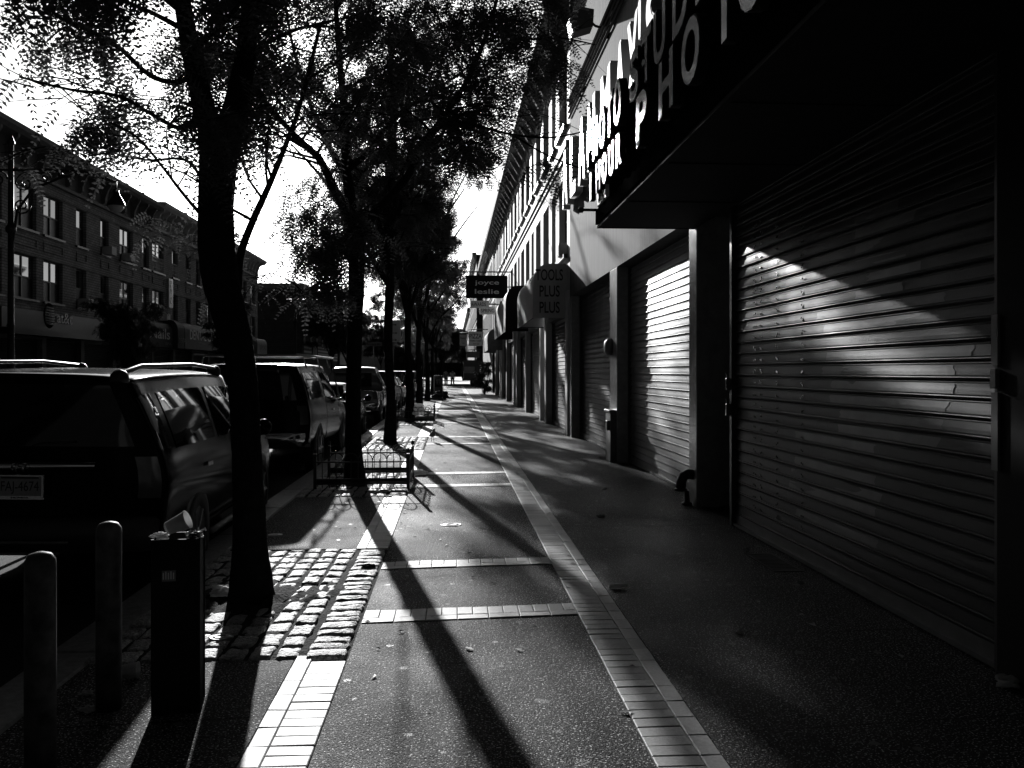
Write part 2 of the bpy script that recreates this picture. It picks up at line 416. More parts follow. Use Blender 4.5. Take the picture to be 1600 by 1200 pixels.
# cobbled tree pits with bare earth round each trunk
TREES = [(-1.38, 6.3), (-1.39, 12.7), (-1.37, 19.6), (-1.35, 27.8), (-1.38, 36.5), (-1.37, 48), (-1.37, 60), (-1.38, 75)]
def stone(b, x0, x1, y0, y1, hgt):
    U = [-1, -.97, -.88, -.6, -.2, .2, .6, .88, .97, 1]; n = len(U)-1; g = .003; x0 += g; x1 -= g; y0 += g*.8; y1 -= g*.8
    ph = [rnd.uniform(-.003, .003) for _ in range(4)]; z0 = rnd.uniform(-.003, .004)
    jit = [[rnd.gauss(0, .0028) for _ in range(n+1)] for _ in range(n+1)]
    cs = [rnd.uniform(-.006, .006) for _ in range(4)]
    rows = []
    for i in range(n+1):
        row = []
        for j in range(n+1):
            u, v = U[i], U[j]
            uu, vv = u*(1-.05*v**6), v*(1-.05*u**6)
            x = (x0+x1)/2+uu*(x1-x0)/2+cs[0]*v*.6; y = (y0+y1)/2+vv*(y1-y0)/2+cs[1]*u
            e = max(abs(u), abs(v)); d = max(0, 1-e**12)
            z = -.035+(hgt+.035)*(d**.5)+z0+ph[0]*u+ph[1]*v+(jit[i][j] if e < .99 else 0)
            row.append((x, y+SKEW*(x+.58)*.5, z))
        rows.append(row)
    b.grid(rows)
for pi, ((a, c_), (tx, ty)) in enumerate(zip(PITS[:5], TREES)):
    b = MB(); cols = [(-.82, -.585, 'w')]
    x = -.845
    while x > -1.93: cols.append((x-.135, x, 'n')); x -= .135+rnd.uniform(.004, .014)
    for (xa, xb, ty_) in cols:
        y = a+.015+(0 if ty_ == 'w' else rnd.uniform(0, .06)); step0 = .128 if ty_ == 'w' else .225
        while y < c_-.08:
            st = step0*rnd.uniform(.86, 1.16); y2 = min(y+st, c_-.01); mx = (xa+xb)/2; my = (y+y2)/2
            rr = math.hypot(mx-tx, (my-ty)*.75)
            if rr > .27+rnd.uniform(-.03, .08): stone(b, xa+rnd.uniform(-.006, .006), xb+rnd.uniform(-.006, .006), y, y2, .010+rnd.uniform(-.003, .004))
            y = y2+rnd.uniform(.0, .012)
    b.build('cobbles', m_cobble, kind='structure')
    rows = []; n = 26                                # lumpy earth
    for i in range(n):
        row = []
        for j in range(n):
            X = CURB+.15+(X1-CURB-.15)*i/(n-1); Y = a+(c_-a)*j/(n-1); r_ = math.hypot(X-tx, Y-ty)
            e = min(i, j, n-1-i, n-1-j)
            row.append((X, Y, -.001+(.04*math.exp(-(r_/.32)**2)+nrs.normal()*.006*(1+2.2*math.exp(-(r_/.5)**2)) if e else -.01)))
        rows.append(row)
    MB().grid(rows).build('pit_soil', m_dirt, kind='structure')
for (a, c_) in PITS[5:]:
    slab('pit_soil', CURB+.15, X1-.003, a, c_, m_dirt, -.008)

# ================================================================== RIGHT SIDE, THE SHUTTERED BUILDING
def slat_curtain(b, X, y0, y1, z0, z1, pitch=.107, depth=.02):
    prof = [(0, .016), (.05, .016), (.07, -.009), (.12, -.013), (.17, -.011), (.19, -.004), (.25, -.006), (.45, -.003), (.65, .001), (.82, .004), (.88, .001), (.93, .002), (.95, .014)]
    n = int((z1-z0)/pitch); pts = []
    for i in range(n):
        j = rnd.uniform(-.0015, .0015)
        for (t, dx) in prof: pts.append((X+dx*depth/.02+j, z0+(i+t)*pitch))
    segs = max(2, int((y1-y0)/.8)); rows = []
    for (x, z) in pts:
        rows.append([(x+.0022*math.sin(z*9+s*1.7)+rnd.uniform(-.0003, .0003), y0+(y1-y0)*s/segs, z) for s in range(segs+1)])
    o0 = len(b.v); b.grid(rows, smooth=False)
def shutter(parent, X, y0, y1, z1, m=None, label=None, rail=True, lock=True, name='roller_shutter'):
    b = MB(); slat_curtain(b, X, y0+.03, y1-.03, .13, z1)
    o = b.build(name, m or m_steel, parent)
    q = MB(); q.box((X-.012, y0+.03, .014), (X+.02, y1-.03, .128)); q.box((X-.035, y0+.03, .014), (X-.0125, y1-.03, .045)); q.build('bottom_bar', m_grey, o)
    if rail:
        for yy in (y0, y1):
            q = MB(); s_ = 1 if yy == y0 else -1
            q.box((X-.05, min(yy, yy+s_*.028), .012), (X+.05, max(yy, yy+s_*.028), z1-.002)); q.build('guide_rail', m_paintd, o)
    if label: tag(o, label)
    return o
sb = empty('shuttered_building', (2.8, 12, 0), 0, 'shuttered shop building with streaked render wall above the nearest roller shutters', 'building')
def ch(o): return o
def P(o, par):
    return o
def rel(b, dx, dy, dz=0):
    for i, v in enumerate(b.v): b.v[i] = (v[0]-dx, v[1]-dy, v[2]-dz)
    return b
class RB(MB):
    """a mesh builder in world coordinates for a part of an Empty at `at`"""
    def __init__(s, at): super().__init__(); s.at = at
    def build(s, name, m, parent=None, kind=None):
        rel(s, *s.at); return super().build(name, m, parent, kind)
def fix(o, at):
    o.location = (-at[0], -at[1], -at[2]); return o
SB = (2.8, 12, 0)
# to keep world coordinates simple, parts are built in world space and offset once
def put(o, at): o.location = Vector(o.location)-Vector(at); return o
W = MB()
W.box((2.80, -14, 3.36), (9, 21.4, 13.2))
put(W.build('upper_wall', m_conc, sb), SB)
W = MB(); W.box((3.6, -14, 0), (8.9, 8.9, 3.358)); W.box((3.6, 10.49, 0), (8.9, 21.39, 3.358)); W.box((5.0, 8.905, 0), (8.9, 10.485, 3.358))
put(W.build('shop_interior_wall', m_black, sb), SB)
def pier(y0, y1, m, x0=2.8, x1=3.6, z=3.357):
    q = MB(); q.bbox((x0, y0, 0), (x1, y1, z), .008); return put(q.build('pier', m, sb), SB)
pier(-14, 4.44, m_black, 2.79); pier(10.17, 10.5, m_tile); pier(15.2, 15.9, m_tile); pier(21.1, 21.395, m_tile)
pier(8.93, 9.0, m_paintd, 2.82, 2.95)
W = MB(); W.box((2.952, 8.94, 0), (4.6, 9.0, 3.355)); W.box((3.2, 10.14, 0), (4.6, 10.168, 3.355)); put(W.build('entry_side_wall', m_brickn, sb), SB)
W = MB(); W.box((4.602, 8.94, 0), (4.7, 10.168, 3.355)); put(W.build('entry_door', m_black, sb), SB)
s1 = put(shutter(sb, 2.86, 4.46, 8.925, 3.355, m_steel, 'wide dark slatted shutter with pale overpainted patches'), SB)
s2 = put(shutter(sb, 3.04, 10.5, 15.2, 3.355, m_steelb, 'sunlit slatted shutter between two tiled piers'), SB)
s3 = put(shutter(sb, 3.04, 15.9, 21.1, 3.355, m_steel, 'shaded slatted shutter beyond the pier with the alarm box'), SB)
# overpainted graffiti patches and rivets on the near shutter
mp = mat('fresh grey patch', .07, .5, var=.25, vscale=5, spec=.4)
def on_slat(i, t=.5): return .13+(i+t)*.107
q = MB()
for i in range(2, 24):
    if i in (3, 7, 15): continue
    ya, yb = 4.95+rnd.uniform(-.08, .1)+.12*math.sin(i*.8), 6.7+rnd.uniform(-.1, .1)+.15*math.sin(i*.5)
    if i > 17: ya, yb = 5.5+rnd.uniform(-.2, .2), 6.2
    if i < 9: ya, yb = 5.9+rnd.uniform(-.1, .1), 7.4+rnd.uniform(-.1, .1)
    z0 = .13+i*.107; rows = []
    for t, dx in ((.25, -.006), (.45, -.003), (.65, .001), (.8, .0035)):
        rows.append([(2.86+dx-.0012, ya+rnd.uniform(-.02, .02), z0+t*.107), (2.86+dx-.0012, (ya+yb)/2, z0+t*.107), (2.86+dx-.0012, yb+rnd.uniform(-.02, .02), z0+t*.107)])
    q.grid(rows, False)
q.build('paint_patches', mp, s1)
q = MB()
for i in range(1, 27):
    for yy in (7.15, 7.18, 7.72, 7.75, 8.13, 8.16, 8.3, 8.34):
        q.lathe([(0, -.006), (.009, -.004), (.011, .0)], (2.86-.008, yy+rnd.uniform(-.006, .006), .13+(i+rnd.choice([.35, .42, .55]))*.107), 6, 'x')
me = s1.data; me.materials.append(m_chrome); bm_ = bmesh.new(); bm_.from_mesh(me); vv = [bm_.verts.new(v) for v in q.v]
for f_ in q.f: bm_.faces.new([vv[i] for i in f_]).material_index = 1
bm_.to_mesh(me); bm_.free()
def lock(par, X, y, z, hgt=.12):
    q = MB(); q.bbox((X-.05, y-.022, z), (X, y+.022, z+hgt), .008); q.tube([(X-.03, y, z+hgt), (X-.05, y, z+hgt+.05), (X-.03, y+.01, z+hgt+.02)], .008, 6)
    return put(q.build('padlock', m_chrome, par), (0, 0, 0))
for (y, z) in ((8.93, 1.12), (8.93, 1.38)): lock(s1, 2.81, y, z)
q = MB(); q.box((2.775, 4.405, 1.06), (2.79, 4.46, 1.46)); q.box((2.775, 4.405, 1.6), (2.79, 4.46, 1.86)); q.box((2.765, 4.41, 1.48), (2.79, 4.455, 1.58)); q.build('lock_plate', m_steelb, s1)
# small fixtures on the piers
def fixture(name, build, m, at, label, cat):
    o = build.build(name, m); return tag(o, label, cat)
q = MB(); q.bbox((2.70, 15.28, 0), (2.799, 15.75, .86), .01); q.bbox((2.68, 15.25, .862), (2.799, 15.8, .9), .006); q.bbox((2.64, 15.3, .55), (2.70, 15.4, .72), .01)
fixture('meter_box', q, m_grey, 0, 'tall grey metal box standing against the far tiled pier', 'utility box')
q = MB(); q.lathe([(0, -.13), (.1, -.12), (.15, -.07), (.155, .0)], (2.799, 15.72, 2.0), 18, 'x')
fixture('alarm_box', q, m_steelb, 0, 'round alarm bell high on the far tiled pier', 'alarm box')
q = MB(); q.tube([(2.80, 10.33, .36), (2.74, 10.33, .365), (2.69, 10.33, .34), (2.665, 10.33, .28), (2.66, 10.33, .2)], .06, 14); q.lathe([(.06, .17), (.075, .175), (.075, .2), (.06, .205)], (2.66, 10.33, 0), 14); q.lathe([(.0, 0), (.04, .0), (.06, .01), (.06, .03), (.035, .04), (.03, .17)], (2.73, 10.33, .0), 12)
fixture('standpipe', q, m_iron, 0, 'black curved standpipe elbow at the foot of the near tiled pier', 'standpipe')
q = MB(); 
for k in range(4):
    z = 7.62+k*.14; q.tube([(2.76-.0*k, -6, z), (2.76, 21.3, z+.0)], .028, 8)
    for yy in range(4, 21, 3): q.box((2.765, yy, z-.045), (2.799, yy+.04, z+.045))
fixture('wall_conduit', q, m_cond, 0, 'four parallel dark conduits clamped along the render wall', 'conduit')
fl = empty('flood_light', (2.8, 16.6, 8.0), 0, 'square flood light on an arm above the big white wall letters', 'light')
q = MB(); q.prism([(-.62, .12), (-.42, .3), (-.2, .26), (-.22, -.05), (-.56, -.16)], 'y', -.18, .2); q.build('housing', m_paintd, fl)
q = MB(); q.prism([(-.66, .1), (-.624, .12), (-.564, -.17), (-.6, -.19)], 'y', -.2, .22); q.build('lens', m_lit, fl)
q = MB(); q.tube([(0, 0, -.02), (-.15, 0, .02), (-.24, 0, .1)], .025, 8); q.build('arm', m_iron, fl)
# canopy sign over the pavement
cs = empty('canopy_sign', (1.67, 10.2, 3.22), 0, 'long black boxed canopy over the pavement carrying two rows of raised metal letters', 'sign')
CS = (1.67, 10.2, 3.22)
q = MB(); q.box((1.67, -3, 3.25), (2.797, 10.26, 4.26)); put(q.build('box', m_box, cs), CS)
q = MB(); q.box((1.66, -3, 3.22), (2.797, 10.27, 3.248)); 
for k in range(7): q.box((1.70, 10.2-1.6*k-.012, 3.212), (2.78, 10.2-1.6*k, 3.2195))
put(q.build('soffit', m_soffit, cs), CS)
q = MB(); q.box((1.642, -3, 3.26), (1.668, 10.272, 3.42)); put(q.build('fascia', m_box, cs), CS)
q = MB(); q.box((1.632, 9.5, 3.44), (1.667, 10.1, 3.66)); num = q.build('number_plate', m_lit, cs); put(num, CS)
put(text('lettering', '5-42', m_ink, (1.629, 10.0, 3.48), (0, -1, 0), .13, cs, .004, width=.4), CS)
def wall_letters(par, at, word, X, ys_, z0, h, wds, depth, face, side, proud=.1):
    for chh, y, wd in zip(word, ys_, wds):
        if chh == ' ': continue
        zz = z0[chh] if isinstance(z0, dict) else z0
        o = text('letter', chh, side, (X-proud-depth/2, y, zz), (0, -1, 0), h, par, depth, .035, width=wd)
        put(o, at)
        f = text('letter_face', chh, face, (X-proud-depth-.004, y, zz), (0, -1, 0), h*.985, par, .004, .028, width=wd*.97)
        put(f, at); M_ = f.matrix_world.copy(); f.parent = o; f.location = Vector(f.location)-Vector(o.location)
def yat(px, X): return yx(px, X)
wds = .62
Y5 = [yat(p, 1.5) for p in (1018, 1051, 1080, 1115, 1146)]
wall_letters(cs, CS, 'PHOTO', 1.67, [7.45, 6.62, 5.95, 5.2, 4.75], 3.46, .40, [.42, .45, .45, .42, .46], .07, m_lettd, m_black, .06)
wall_letters(cs, CS, 'PHOTO STUDIO', 1.67, [10.2, 9.8, 9.35, 8.92, 8.5, 0, 7.72, 7.25, 6.8, 6.2, 5.6, 5.2], 3.90, .40, [.3, .34, .34, .34, .36, 0, .38, .38, .4, .42, .14, .44], .07, m_lettd, m_black, .06)
wall_letters(cs, CS, '1 HOUR', 1.67, [10.15, 0, 9.7, 9.3, 8.9, 8.5], 3.52, .3, [.12, 0, .28, .28, .28, .28], .05, m_lit, m_black, .06)
rod = MB(); rod.tube([(1.67, 10.31, 3.44), (1.5, 10.31, 3.44)], .018, 8); rod.lathe([(0, -.04), (.035, -.02), (.035, .02), (0, .04)], (1.48, 10.31, 3.44), 12, 'x')
put(rod.build('end_rod', m_iron, cs), CS)
wl = empty('wall_sign', (2.8, 16, 5.4), 0, 'row of big sunlit white block letters standing off the render wall', 'sign')
WS = (2.8, 16, 5.4)
wall_letters(wl, WS, "ALAN MAX'S", 2.8, [21.1, 19.7, 18.4, 17.1, 0, 15.6, 14.2, 13.2, 12.4, 11.9], 5.45, 1.22, [.9, .8, .9, .85, 0, .95, .85, .8, .18, .8], .16, m_lit, m_white, .05)

# ================================================================== RIGHT SIDE, THE WHITE BUILDING
def facade(b, X, y0, y1, z0, z1, holes, depth, sgn):
    """wall sheet in the plane X facing sgn, with reveals going back by depth"""
    ys_ = sorted({y0, y1} | {h[0] for h in holes} | {h[1] for h in holes}); zs = sorted({z0, z1} | {h[2] for h in holes} | {h[3] for h in holes})
    for i in range(len(ys_)-1):
        for j in range(len(zs)-1):
            cy, cz = (ys_[i]+ys_[i+1])/2, (zs[j]+zs[j+1])/2
            if any(h[0] < cy < h[1] and h[2] < cz < h[3] for h in holes): continue
            b.add([(X, ys_[i], zs[j]), (X, ys_[i+1], zs[j]), (X, ys_[i+1], zs[j+1]), (X, ys_[i], zs[j+1])], [(0, 1, 2, 3)])
    Xb = X-sgn*depth
    for (a, c, d, e) in holes:
        b.add([(X,a,d),(X,c,d),(X,c,e),(X,a,e),(Xb,a,d),(Xb,c,d),(Xb,c,e),(Xb,a,e)], [(0,1,5,4),(1,2,6,5),(2,3,7,6),(3,0,4,7)])
WIN = {}
def window(par, at, X, a, c, d, e, sgn, double=False, sill=True, blind=0., m_f=None, grille=False):
    """X is the back of the reveal; a..c along Y, d..e in height"""
    key = (round(c-a, 2), round(e-d, 2), sgn, double, sill, blind, grille)
    if key in WIN:
        o = copy_tree(WIN[key], par); 
    else:
        w_, h_ = c-a, e-d; t = .07; q = MB()
        def bx(y0, y1, z0, z1, x0=0., x1=.06):
            xs = sorted((sgn*x0, sgn*x1)); q.box((xs[0], y0, z0), (xs[1], y1, z1))
        bx(0, t, 0, h_); bx(w_-t, w_, 0, h_); bx(t+.001, w_-t-.001, 0, t); bx(t+.001, w_-t-.001, h_-t, h_)
        bx(t+.001, w_-t-.001, h_*.5-.03, h_*.5+.03, 0, .075)
        if double: bx(w_/2-.05, w_/2+.05, t+.001, h_*.5-.031, 0, .08); bx(w_/2-.05, w_/2+.05, h_*.5+.031, h_-t-.001, 0, .08)
        if sill: 
            xs = sorted((0, sgn*.32)); q.box((xs[0], -.08, -.1), (xs[1], w_+.08, -.004))
        o = q.build('window', m_f or m_frame, par)
        g = MB(); xs = sgn*.03
        g.add([(xs, t, t), (xs, w_-t, t), (xs, w_-t, h_/2-.03), (xs, t, h_/2-.03)], [(0, 1, 2, 3)]); g.build('lower_pane', m_screen if sgn > 0 else m_glass, o); g = MB(); g.add([(xs+sgn*.015, t, h_/2+.03), (xs+sgn*.015, w_-t, h_/2+.03), (xs+sgn*.015, w_-t, h_-t), (xs+sgn*.015, t, h_-t)], [(0, 1, 2, 3)])
        g.build('pane', m_glass, o)
        if blind:
            g = MB(); g.add([(sgn*.012, t, h_*(1-blind)), (sgn*.012, w_-t, h_*(1-blind)), (sgn*.012, w_-t, h_-t), (sgn*.012, t, h_-t)], [(0, 1, 2, 3)]); g.build('blind', m_blind, o)
        if grille:
            g = MB()
            for k in range(int(w_/.12)): yy = .06+k*.12; g.box((min(sgn*.2, sgn*.215), yy, 0), (max(sgn*.2, sgn*.215), yy+.014, h_*.5))
            for k in range(5): zz = .04+k*h_*.115; g.box((min(sgn*.216, sgn*.23), .02, zz), (max(sgn*.216, sgn*.23), w_-.02, zz+.014))
            g.build('window_grille', m_iron, o)
        WIN[key] = o
    o.location = Vector((X, a, d))-Vector(at); return o
AWN_ITEMS = []
def right_building(name, label, y0, y1, H, m, mt, pat, at, rows, base=4.1, cornice=.7, belt=None):
    r = empty(name, at, 0, label, 'building'); holes = []; wins = []
    y = y0+.5; k = 0
    while y+max(pat[0][k%len(pat[0])], .5) < y1-.3:
        w_ = pat[0][k%len(pat[0])]
        for (d, e) in rows: holes.append((y, y+w_, d, e)); wins.append((y, y+w_, d, e))
        y += w_+pat[1]; k += 1
    b = MB(); facade(b, WALLX, y0, y1, base, H, holes, .22, -1)
    b.add([(WALLX, y1, base), (9, y1, base), (9, y1, H), (WALLX, y1, H)], [(0, 1, 2, 3)]); b.add([(WALLX, y0, base), (9, y0, base), (9, y0, H), (WALLX, y0, H)], [(3, 2, 1, 0)])
    b.add([(WALLX, y0, H), (9, y0, H), (9, y1, H), (WALLX, y1, H)], [(0, 1, 2, 3)])
    b.box((WALLX+.23, y0+.05, 0), (8.9, y1-.05, H-.05))
    put(b.build('wall', m, r), at)
    for (a, c, d, e) in wins: window(r, at, WALLX+.22, a, c, d, e, -1, c-a > 1.2)
    if cornice:
        b = MB(); b.prism([(WALLX-.003, H-.5), (WALLX-.18, H-.42), (WALLX-cornice, H-.1), (WALLX-cornice-.06, H+.12), (WALLX-cornice-.04, H+.22), (WALLX-.003, H+.3)], 'y', y0, y1)
        yy = y0+.6
        while yy < y1-.3: b.prism([(WALLX-.06, H-.85), (WALLX-.2, H-.75), (WALLX-cornice*.85, H-.2), (WALLX-.15, H-.43)], 'y', yy, yy+.2); yy += 1.3
        put(b.build('cornice', mt, r), at)
    if belt:
        b = MB()
        for z in belt: b.box((WALLX-.1, y0, z), (WALLX-.003, y1, z+.14)); b.box((WALLX-.05, y0, z-.14), (WALLX-.003, y1, z-.003))
        put(b.build('belt_course', mt, r), at)
    return r
wb = right_building('white_building', 'sunlit white three storey building with deep dark cornice above the awnings', 21.41, 64, 10.35, m_white, m_dkstone, ([1.7, 1.0, 1.7], .75), (2.8, 40, 0), [(4.45, 6.45), (7.65, 9.5)], 3.55, .62, [7.0])
# its shopfronts
y = 21.6; k = 0
WBAT = (2.8, 40, 0)
while y < 63:
    wd = [4.6, 1.3, 5.2][k%3]
    q = MB(); q.bbox((2.76, y, 0), (3.02, y+.42, 3.545), .01); put(q.build('pier', m_cream, wb), WBAT)
    if wd < 2:
        q = MB(); q.box((3.3, y+.43, 0), (3.4, y+.42+wd, 2.4)); q.box((2.95, y+.43, 2.405), (3.05, y+.42+wd, 3.545)); put(q.build('door', m_black, wb), WBAT)
    else:
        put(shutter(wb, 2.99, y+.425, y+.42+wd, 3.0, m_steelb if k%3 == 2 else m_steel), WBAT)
        q = MB(); q.box((2.84, y+.425, 3.005), (3.03, y+.42+wd, 3.545)); put(q.build('shutter_housing', m_grey, wb), WBAT)
    y += wd+.42; k += 1
def awning(y0, y1, ztop, zbot, proj, m, label, txt=None, front=None):
    r = empty('shop_awning', (2.78, y0, 0), 0, label, 'awning'); at = (2.78, y0, 0)
    prof = []; n = 7
    for i in range(n+1):
        a = math.pi/2*i/n; prof.append((2.79-proj+proj*.45*(1-math.sin(a)), ztop-.0-(ztop-zbot)*.42*(1-math.cos(a+0)) if 0 else ztop-(ztop-zbot)*.45*(1-math.sin(a))))
    pts = [(2.785, ztop)]+[(2.79-proj*.55-proj*.45*math.sin(math.pi/2*i/n), ztop-(ztop-zbot)*.4*(1-math.cos(math.pi/2*i/n))) for i in range(n+1)]+[(2.79-proj, zbot)]
    segs = max(4, int((y1-y0)/.35)); rows = []
    for s in range(segs+1):
        y = y0+(y1-y0)*s/segs; sag = .012*math.sin(s*1.9)+.01*math.sin(s*.7)
        rows.append([(p[0]+sag*(1 if 0 < i < len(pts)-1 else 0), y, p[1]+(.5*sag if 0 < i < len(pts)-1 else 0)) for i, p in enumerate(pts)])
    b = MB(); b.grid(rows, True); put(b.build('canopy', m, r), at)
    for yy, nm in ((y0, 'end_panel'), (y1, 'end_panel')):
        b = MB(); b.prism(pts+[(2.785, zbot)], 'y', yy-.004, yy+.004); put(b.build(nm, front or m, r), at)
    b = MB()
    b.tube([(2.79-proj+.02, y0+.02, zbot+.02), (2.79-proj+.02, y1-.02, zbot+.02)], .018, 6); b.tube([(2.76, y0+.05, zbot+.02), (2.79-proj+.02, y0+.05, zbot+.02)], .018, 6); b.tube([(2.76, y1-.05, zbot+.02), (2.79-proj+.02, y1-.05, zbot+.02)], .018, 6)
    put(b.build('awning_frame', m_iron, r), at)
    if txt:
        h = .27
        for i, t in enumerate(txt):
            put(text('lettering', t, m_ink, (2.79-proj+.06+(0 if t == 'TOOLS' else .1), y0-.012, zbot+.93-.4*i), (1, 0, 0), h, r, .004, .012, width=(.68 if t == 'TOOLS' else .5)), at)
    return r
awning(21.95, 27.2, 4.22, 2.88, .83, m_awn, 'pale rounded awning reading tools plus plus on its end', ['TOOLS', 'PLUS', 'PLUS'], m_awne)
awning(33.2, 42., 4.75, 3.05, .85, m_awn, 'pale rounded awning with a black end panel', None, m_black)
awning(50.5, 58., 3.95, 2.75, .85, m_awn, 'small boxy awning with grey end panel beyond the two rounded ones', None, m_grey)
q = MB(); q.bbox((2.64, 22.3, 4.47), (2.99, 22.75, 4.8), .02)
for k in range(6): q.box((2.632, 22.34, 4.5+k*.045), (2.639, 22.71, 4.52+k*.045))
tag(q.build('air_conditioner', m_grey), 'window air conditioner above the tools plus plus awning', 'air conditioner', 'window air conditioners')
# blade signs on brackets
def blade(y, x0, x1, z0, z1, m, label, lines=(), mt=None, name='blade_sign'):
    r = empty(name, (x1, y, z1), 0, label, 'sign'); at = (x1, y, z1)
    b = MB(); b.bbox((x0, y-.1, z0), (x1, y+.1, z1), .01); put(b.build('panel', m, r), at)
    b = MB(); b.tube([(x0, y, z1+.18), (WALLX+.02, y, z1+.18)], .035, 6); b.tube([(x0+.2, y, z1+.18), (x0+.2, y, z1)], .02, 6); b.tube([(x1-.2, y, z1+.18), (x1-.2, y, z1)], .02, 6)
    if x1 < WALLX-.02: b.tube([(x1, y, (z0+z1)/2), (WALLX+.02, y, (z0+z1)/2)], .03, 6)
    put(b.build('bracket', m_iron, r), at)
    for (t, lx, lz, h, wd) in lines:
        put(text('lettering', t, mt or m_ink, (lx, y-.104, lz), (1, 0, 0), h, r, .004, .012, width=wd), at)
    return r
m_lgrey = mat('dull pale lettering', .6, .6, var=.05)
blade(42.3, .60, 2.55, 5.02, 6.08, m_black, 'big black blade sign reading joyce leslie over the sidewalk', [('joyce', 1.02, 5.66, .2, 1.14), ('leslie', 1.02, 5.22, .22, 1.14)], m_lgrey)
blade(50., .95, 2.0, 5.1, 5.5, m_lit, 'short grey blade sign lettered in dark under the big black one', [('AWARDS', 1.02, 5.2, .2, .8)])
blade(58, 1.7, 2.76, 5.25, 5.75, m_lit, 'grey blade sign reading spring beside the rounded awning', [('SPRING', 1.8, 5.37, .24, .86)])
blade(72, 1.25, 2.35, 3.6, 4.75, m_lit, 'pale blade sign with the word pizza in black', [('PIZZA', 1.31, 4.2, .38, .98), ('FAMILY SIZE', 1.35, 3.95, .12, .9), ('TO GO', 1.6, 3.7, .12, .5)])
blade(82, .62, 1.2, 3.9, 4.9, m_cream, 'small grey blade sign left of the pizza sign', [('Rena', .66, 4.5, .2, .45), ('Co', .8, 4.05, .2, .25)])
blade(88, 1.3, 2.6, 2.9, 3.5, m_dkstone, 'dark narrow blade sign below the pizza sign', [])
# darker buildings further on
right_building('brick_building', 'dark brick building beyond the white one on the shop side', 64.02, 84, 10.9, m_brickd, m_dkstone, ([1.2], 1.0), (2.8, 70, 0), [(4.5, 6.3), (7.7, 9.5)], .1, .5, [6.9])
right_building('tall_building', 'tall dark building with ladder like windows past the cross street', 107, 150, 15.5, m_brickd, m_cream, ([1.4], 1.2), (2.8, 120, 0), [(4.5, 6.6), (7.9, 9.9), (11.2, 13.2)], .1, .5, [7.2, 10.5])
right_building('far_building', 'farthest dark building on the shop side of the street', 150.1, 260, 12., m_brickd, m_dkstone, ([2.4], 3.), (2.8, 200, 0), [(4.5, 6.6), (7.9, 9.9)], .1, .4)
# ================================================================== LEFT SIDE, ACROSS THE STREET
def left_building(name, label, y0, y1, H, m, mcor, wins, at, mt=None, cdep=.75, side=True, brack=1.4, zb=3.9, rows=((4.65, 6.5), (7.6, 9.4))):
    r = empty(name, at, 0, label, 'building'); holes = []
    for (a, c) in wins:
        for (d, e) in rows: holes.append((a, c, d, e))
    b = MB(); facade(b, LX, y0, y1, zb, H-1.2, holes, .22, 1)
    b.add([(LX-12, y0, 0), (LX, y0, 0), (LX, y0, H-1.2), (LX-12, y0, H-1.2)], [(0, 1, 2, 3)]); b.add([(LX-12, y1, 0), (LX, y1, 0), (LX, y1, H-1.2), (LX-12, y1, H-1.2)], [(0, 1, 2, 3)])
    b.box((LX-11.9, y0+.05, 0), (LX-.23, y1-.05, H-1.25))
    put(b.build('wall', m, r), at)
    for i, (a, c) in enumerate(wins):
        for j, (d, e) in enumerate(rows):
            window(r, at, LX-.22, a, c, d, e, 1, c-a > 1.6, True, [0, .5, 0, .35][(i*2+j*3) % 4] if j == 0 else 0, None, j == 1 and i < 3)
    b = MB(); Hb = H-1.6
    b.prism([(LX+.003, Hb), (LX+.14, Hb+.03), (LX+.16, Hb+.16), (LX+.07, Hb+.22), (LX+.06, H-.5), (LX+cdep*.8, H-.35), (LX+cdep, H-.2), (LX+cdep+.05, H-.03), (LX+cdep, H), (LX-.3, H+.02), (LX-.3, Hb)], 'y', y0, y1)
    put(b.build('cornice', mcor, r), at)
    y = y0+.4; k = 0
    while y < y1-.3:
        b = MB()
        if brack:
            pts = [(LX+.165, Hb+.2), (LX+.28, Hb+.3), (LX+.3, Hb+.55), (LX+.45, H-.65), (LX+cdep*.75, H-.5), (LX+cdep*.78, H-.352), (LX+.07, H-.49), (LX+.07, Hb+.23)]
            b.prism(pts, 'y', y, y+.16); put(b.build('bracket', mcor, r), at)
        y += brack; k += 1
    b = MB()                                     # raised brick panels between the floors
    for (a, c) in wins:
        for (z0_, z1_) in ((6.85, 7.3),):
            for (p, q_, u, v) in ((a, c, z0_, z0_+.07), (a, c, z1_-.07, z1_), (a, a+.07, z0_+.071, z1_-.071), (c-.07, c, z0_+.071, z1_-.071)):
                b.box((LX+.002, p, u), (LX+.035, q_, v))
    b.box((LX+.002, y0, 9.43), (LX+.05, y1, 9.6)); b.box((LX+.002, y0, 6.53), (LX+.04, y1, 6.66)); b.box((LX+.002, y0, 4.18), (LX+.1, y1, 4.36))
    put(b.build('brick_trim', m if mt is None else mt, r), at)
    return r
def L(px): return yx(px, LX)
winA = [(L(a), L(b)) for a, b in ((20, 57), (68, 98), (119, 135), (157, 170), (187, 208), (222, 233))]
y = L(20)-.9
while y > 22: winA.insert(0, (y-1.9, y)); y -= 2.9
YS = L(236)
winB = [(L(a), L(b)) for a, b in ((238, 256), (269, 278), (290, 298), (306, 313))]
y = L(313)+1.3
for wd in (1.9, 1.1, 1.1, 1.9, 1.1, 1.1): 
    if y+wd < L(378): winB.append((y, y+wd)); y += wd+1.3
winB += [(L(380), L(385.5)), (L(391), L(399))]
lbA = left_building('brick_building', 'brown brick corner block with dark bracketed cornice above the globe logo shop', 20, YS, 11.5, m_brick, m_dkstone, winA, (LX, 36, 0))
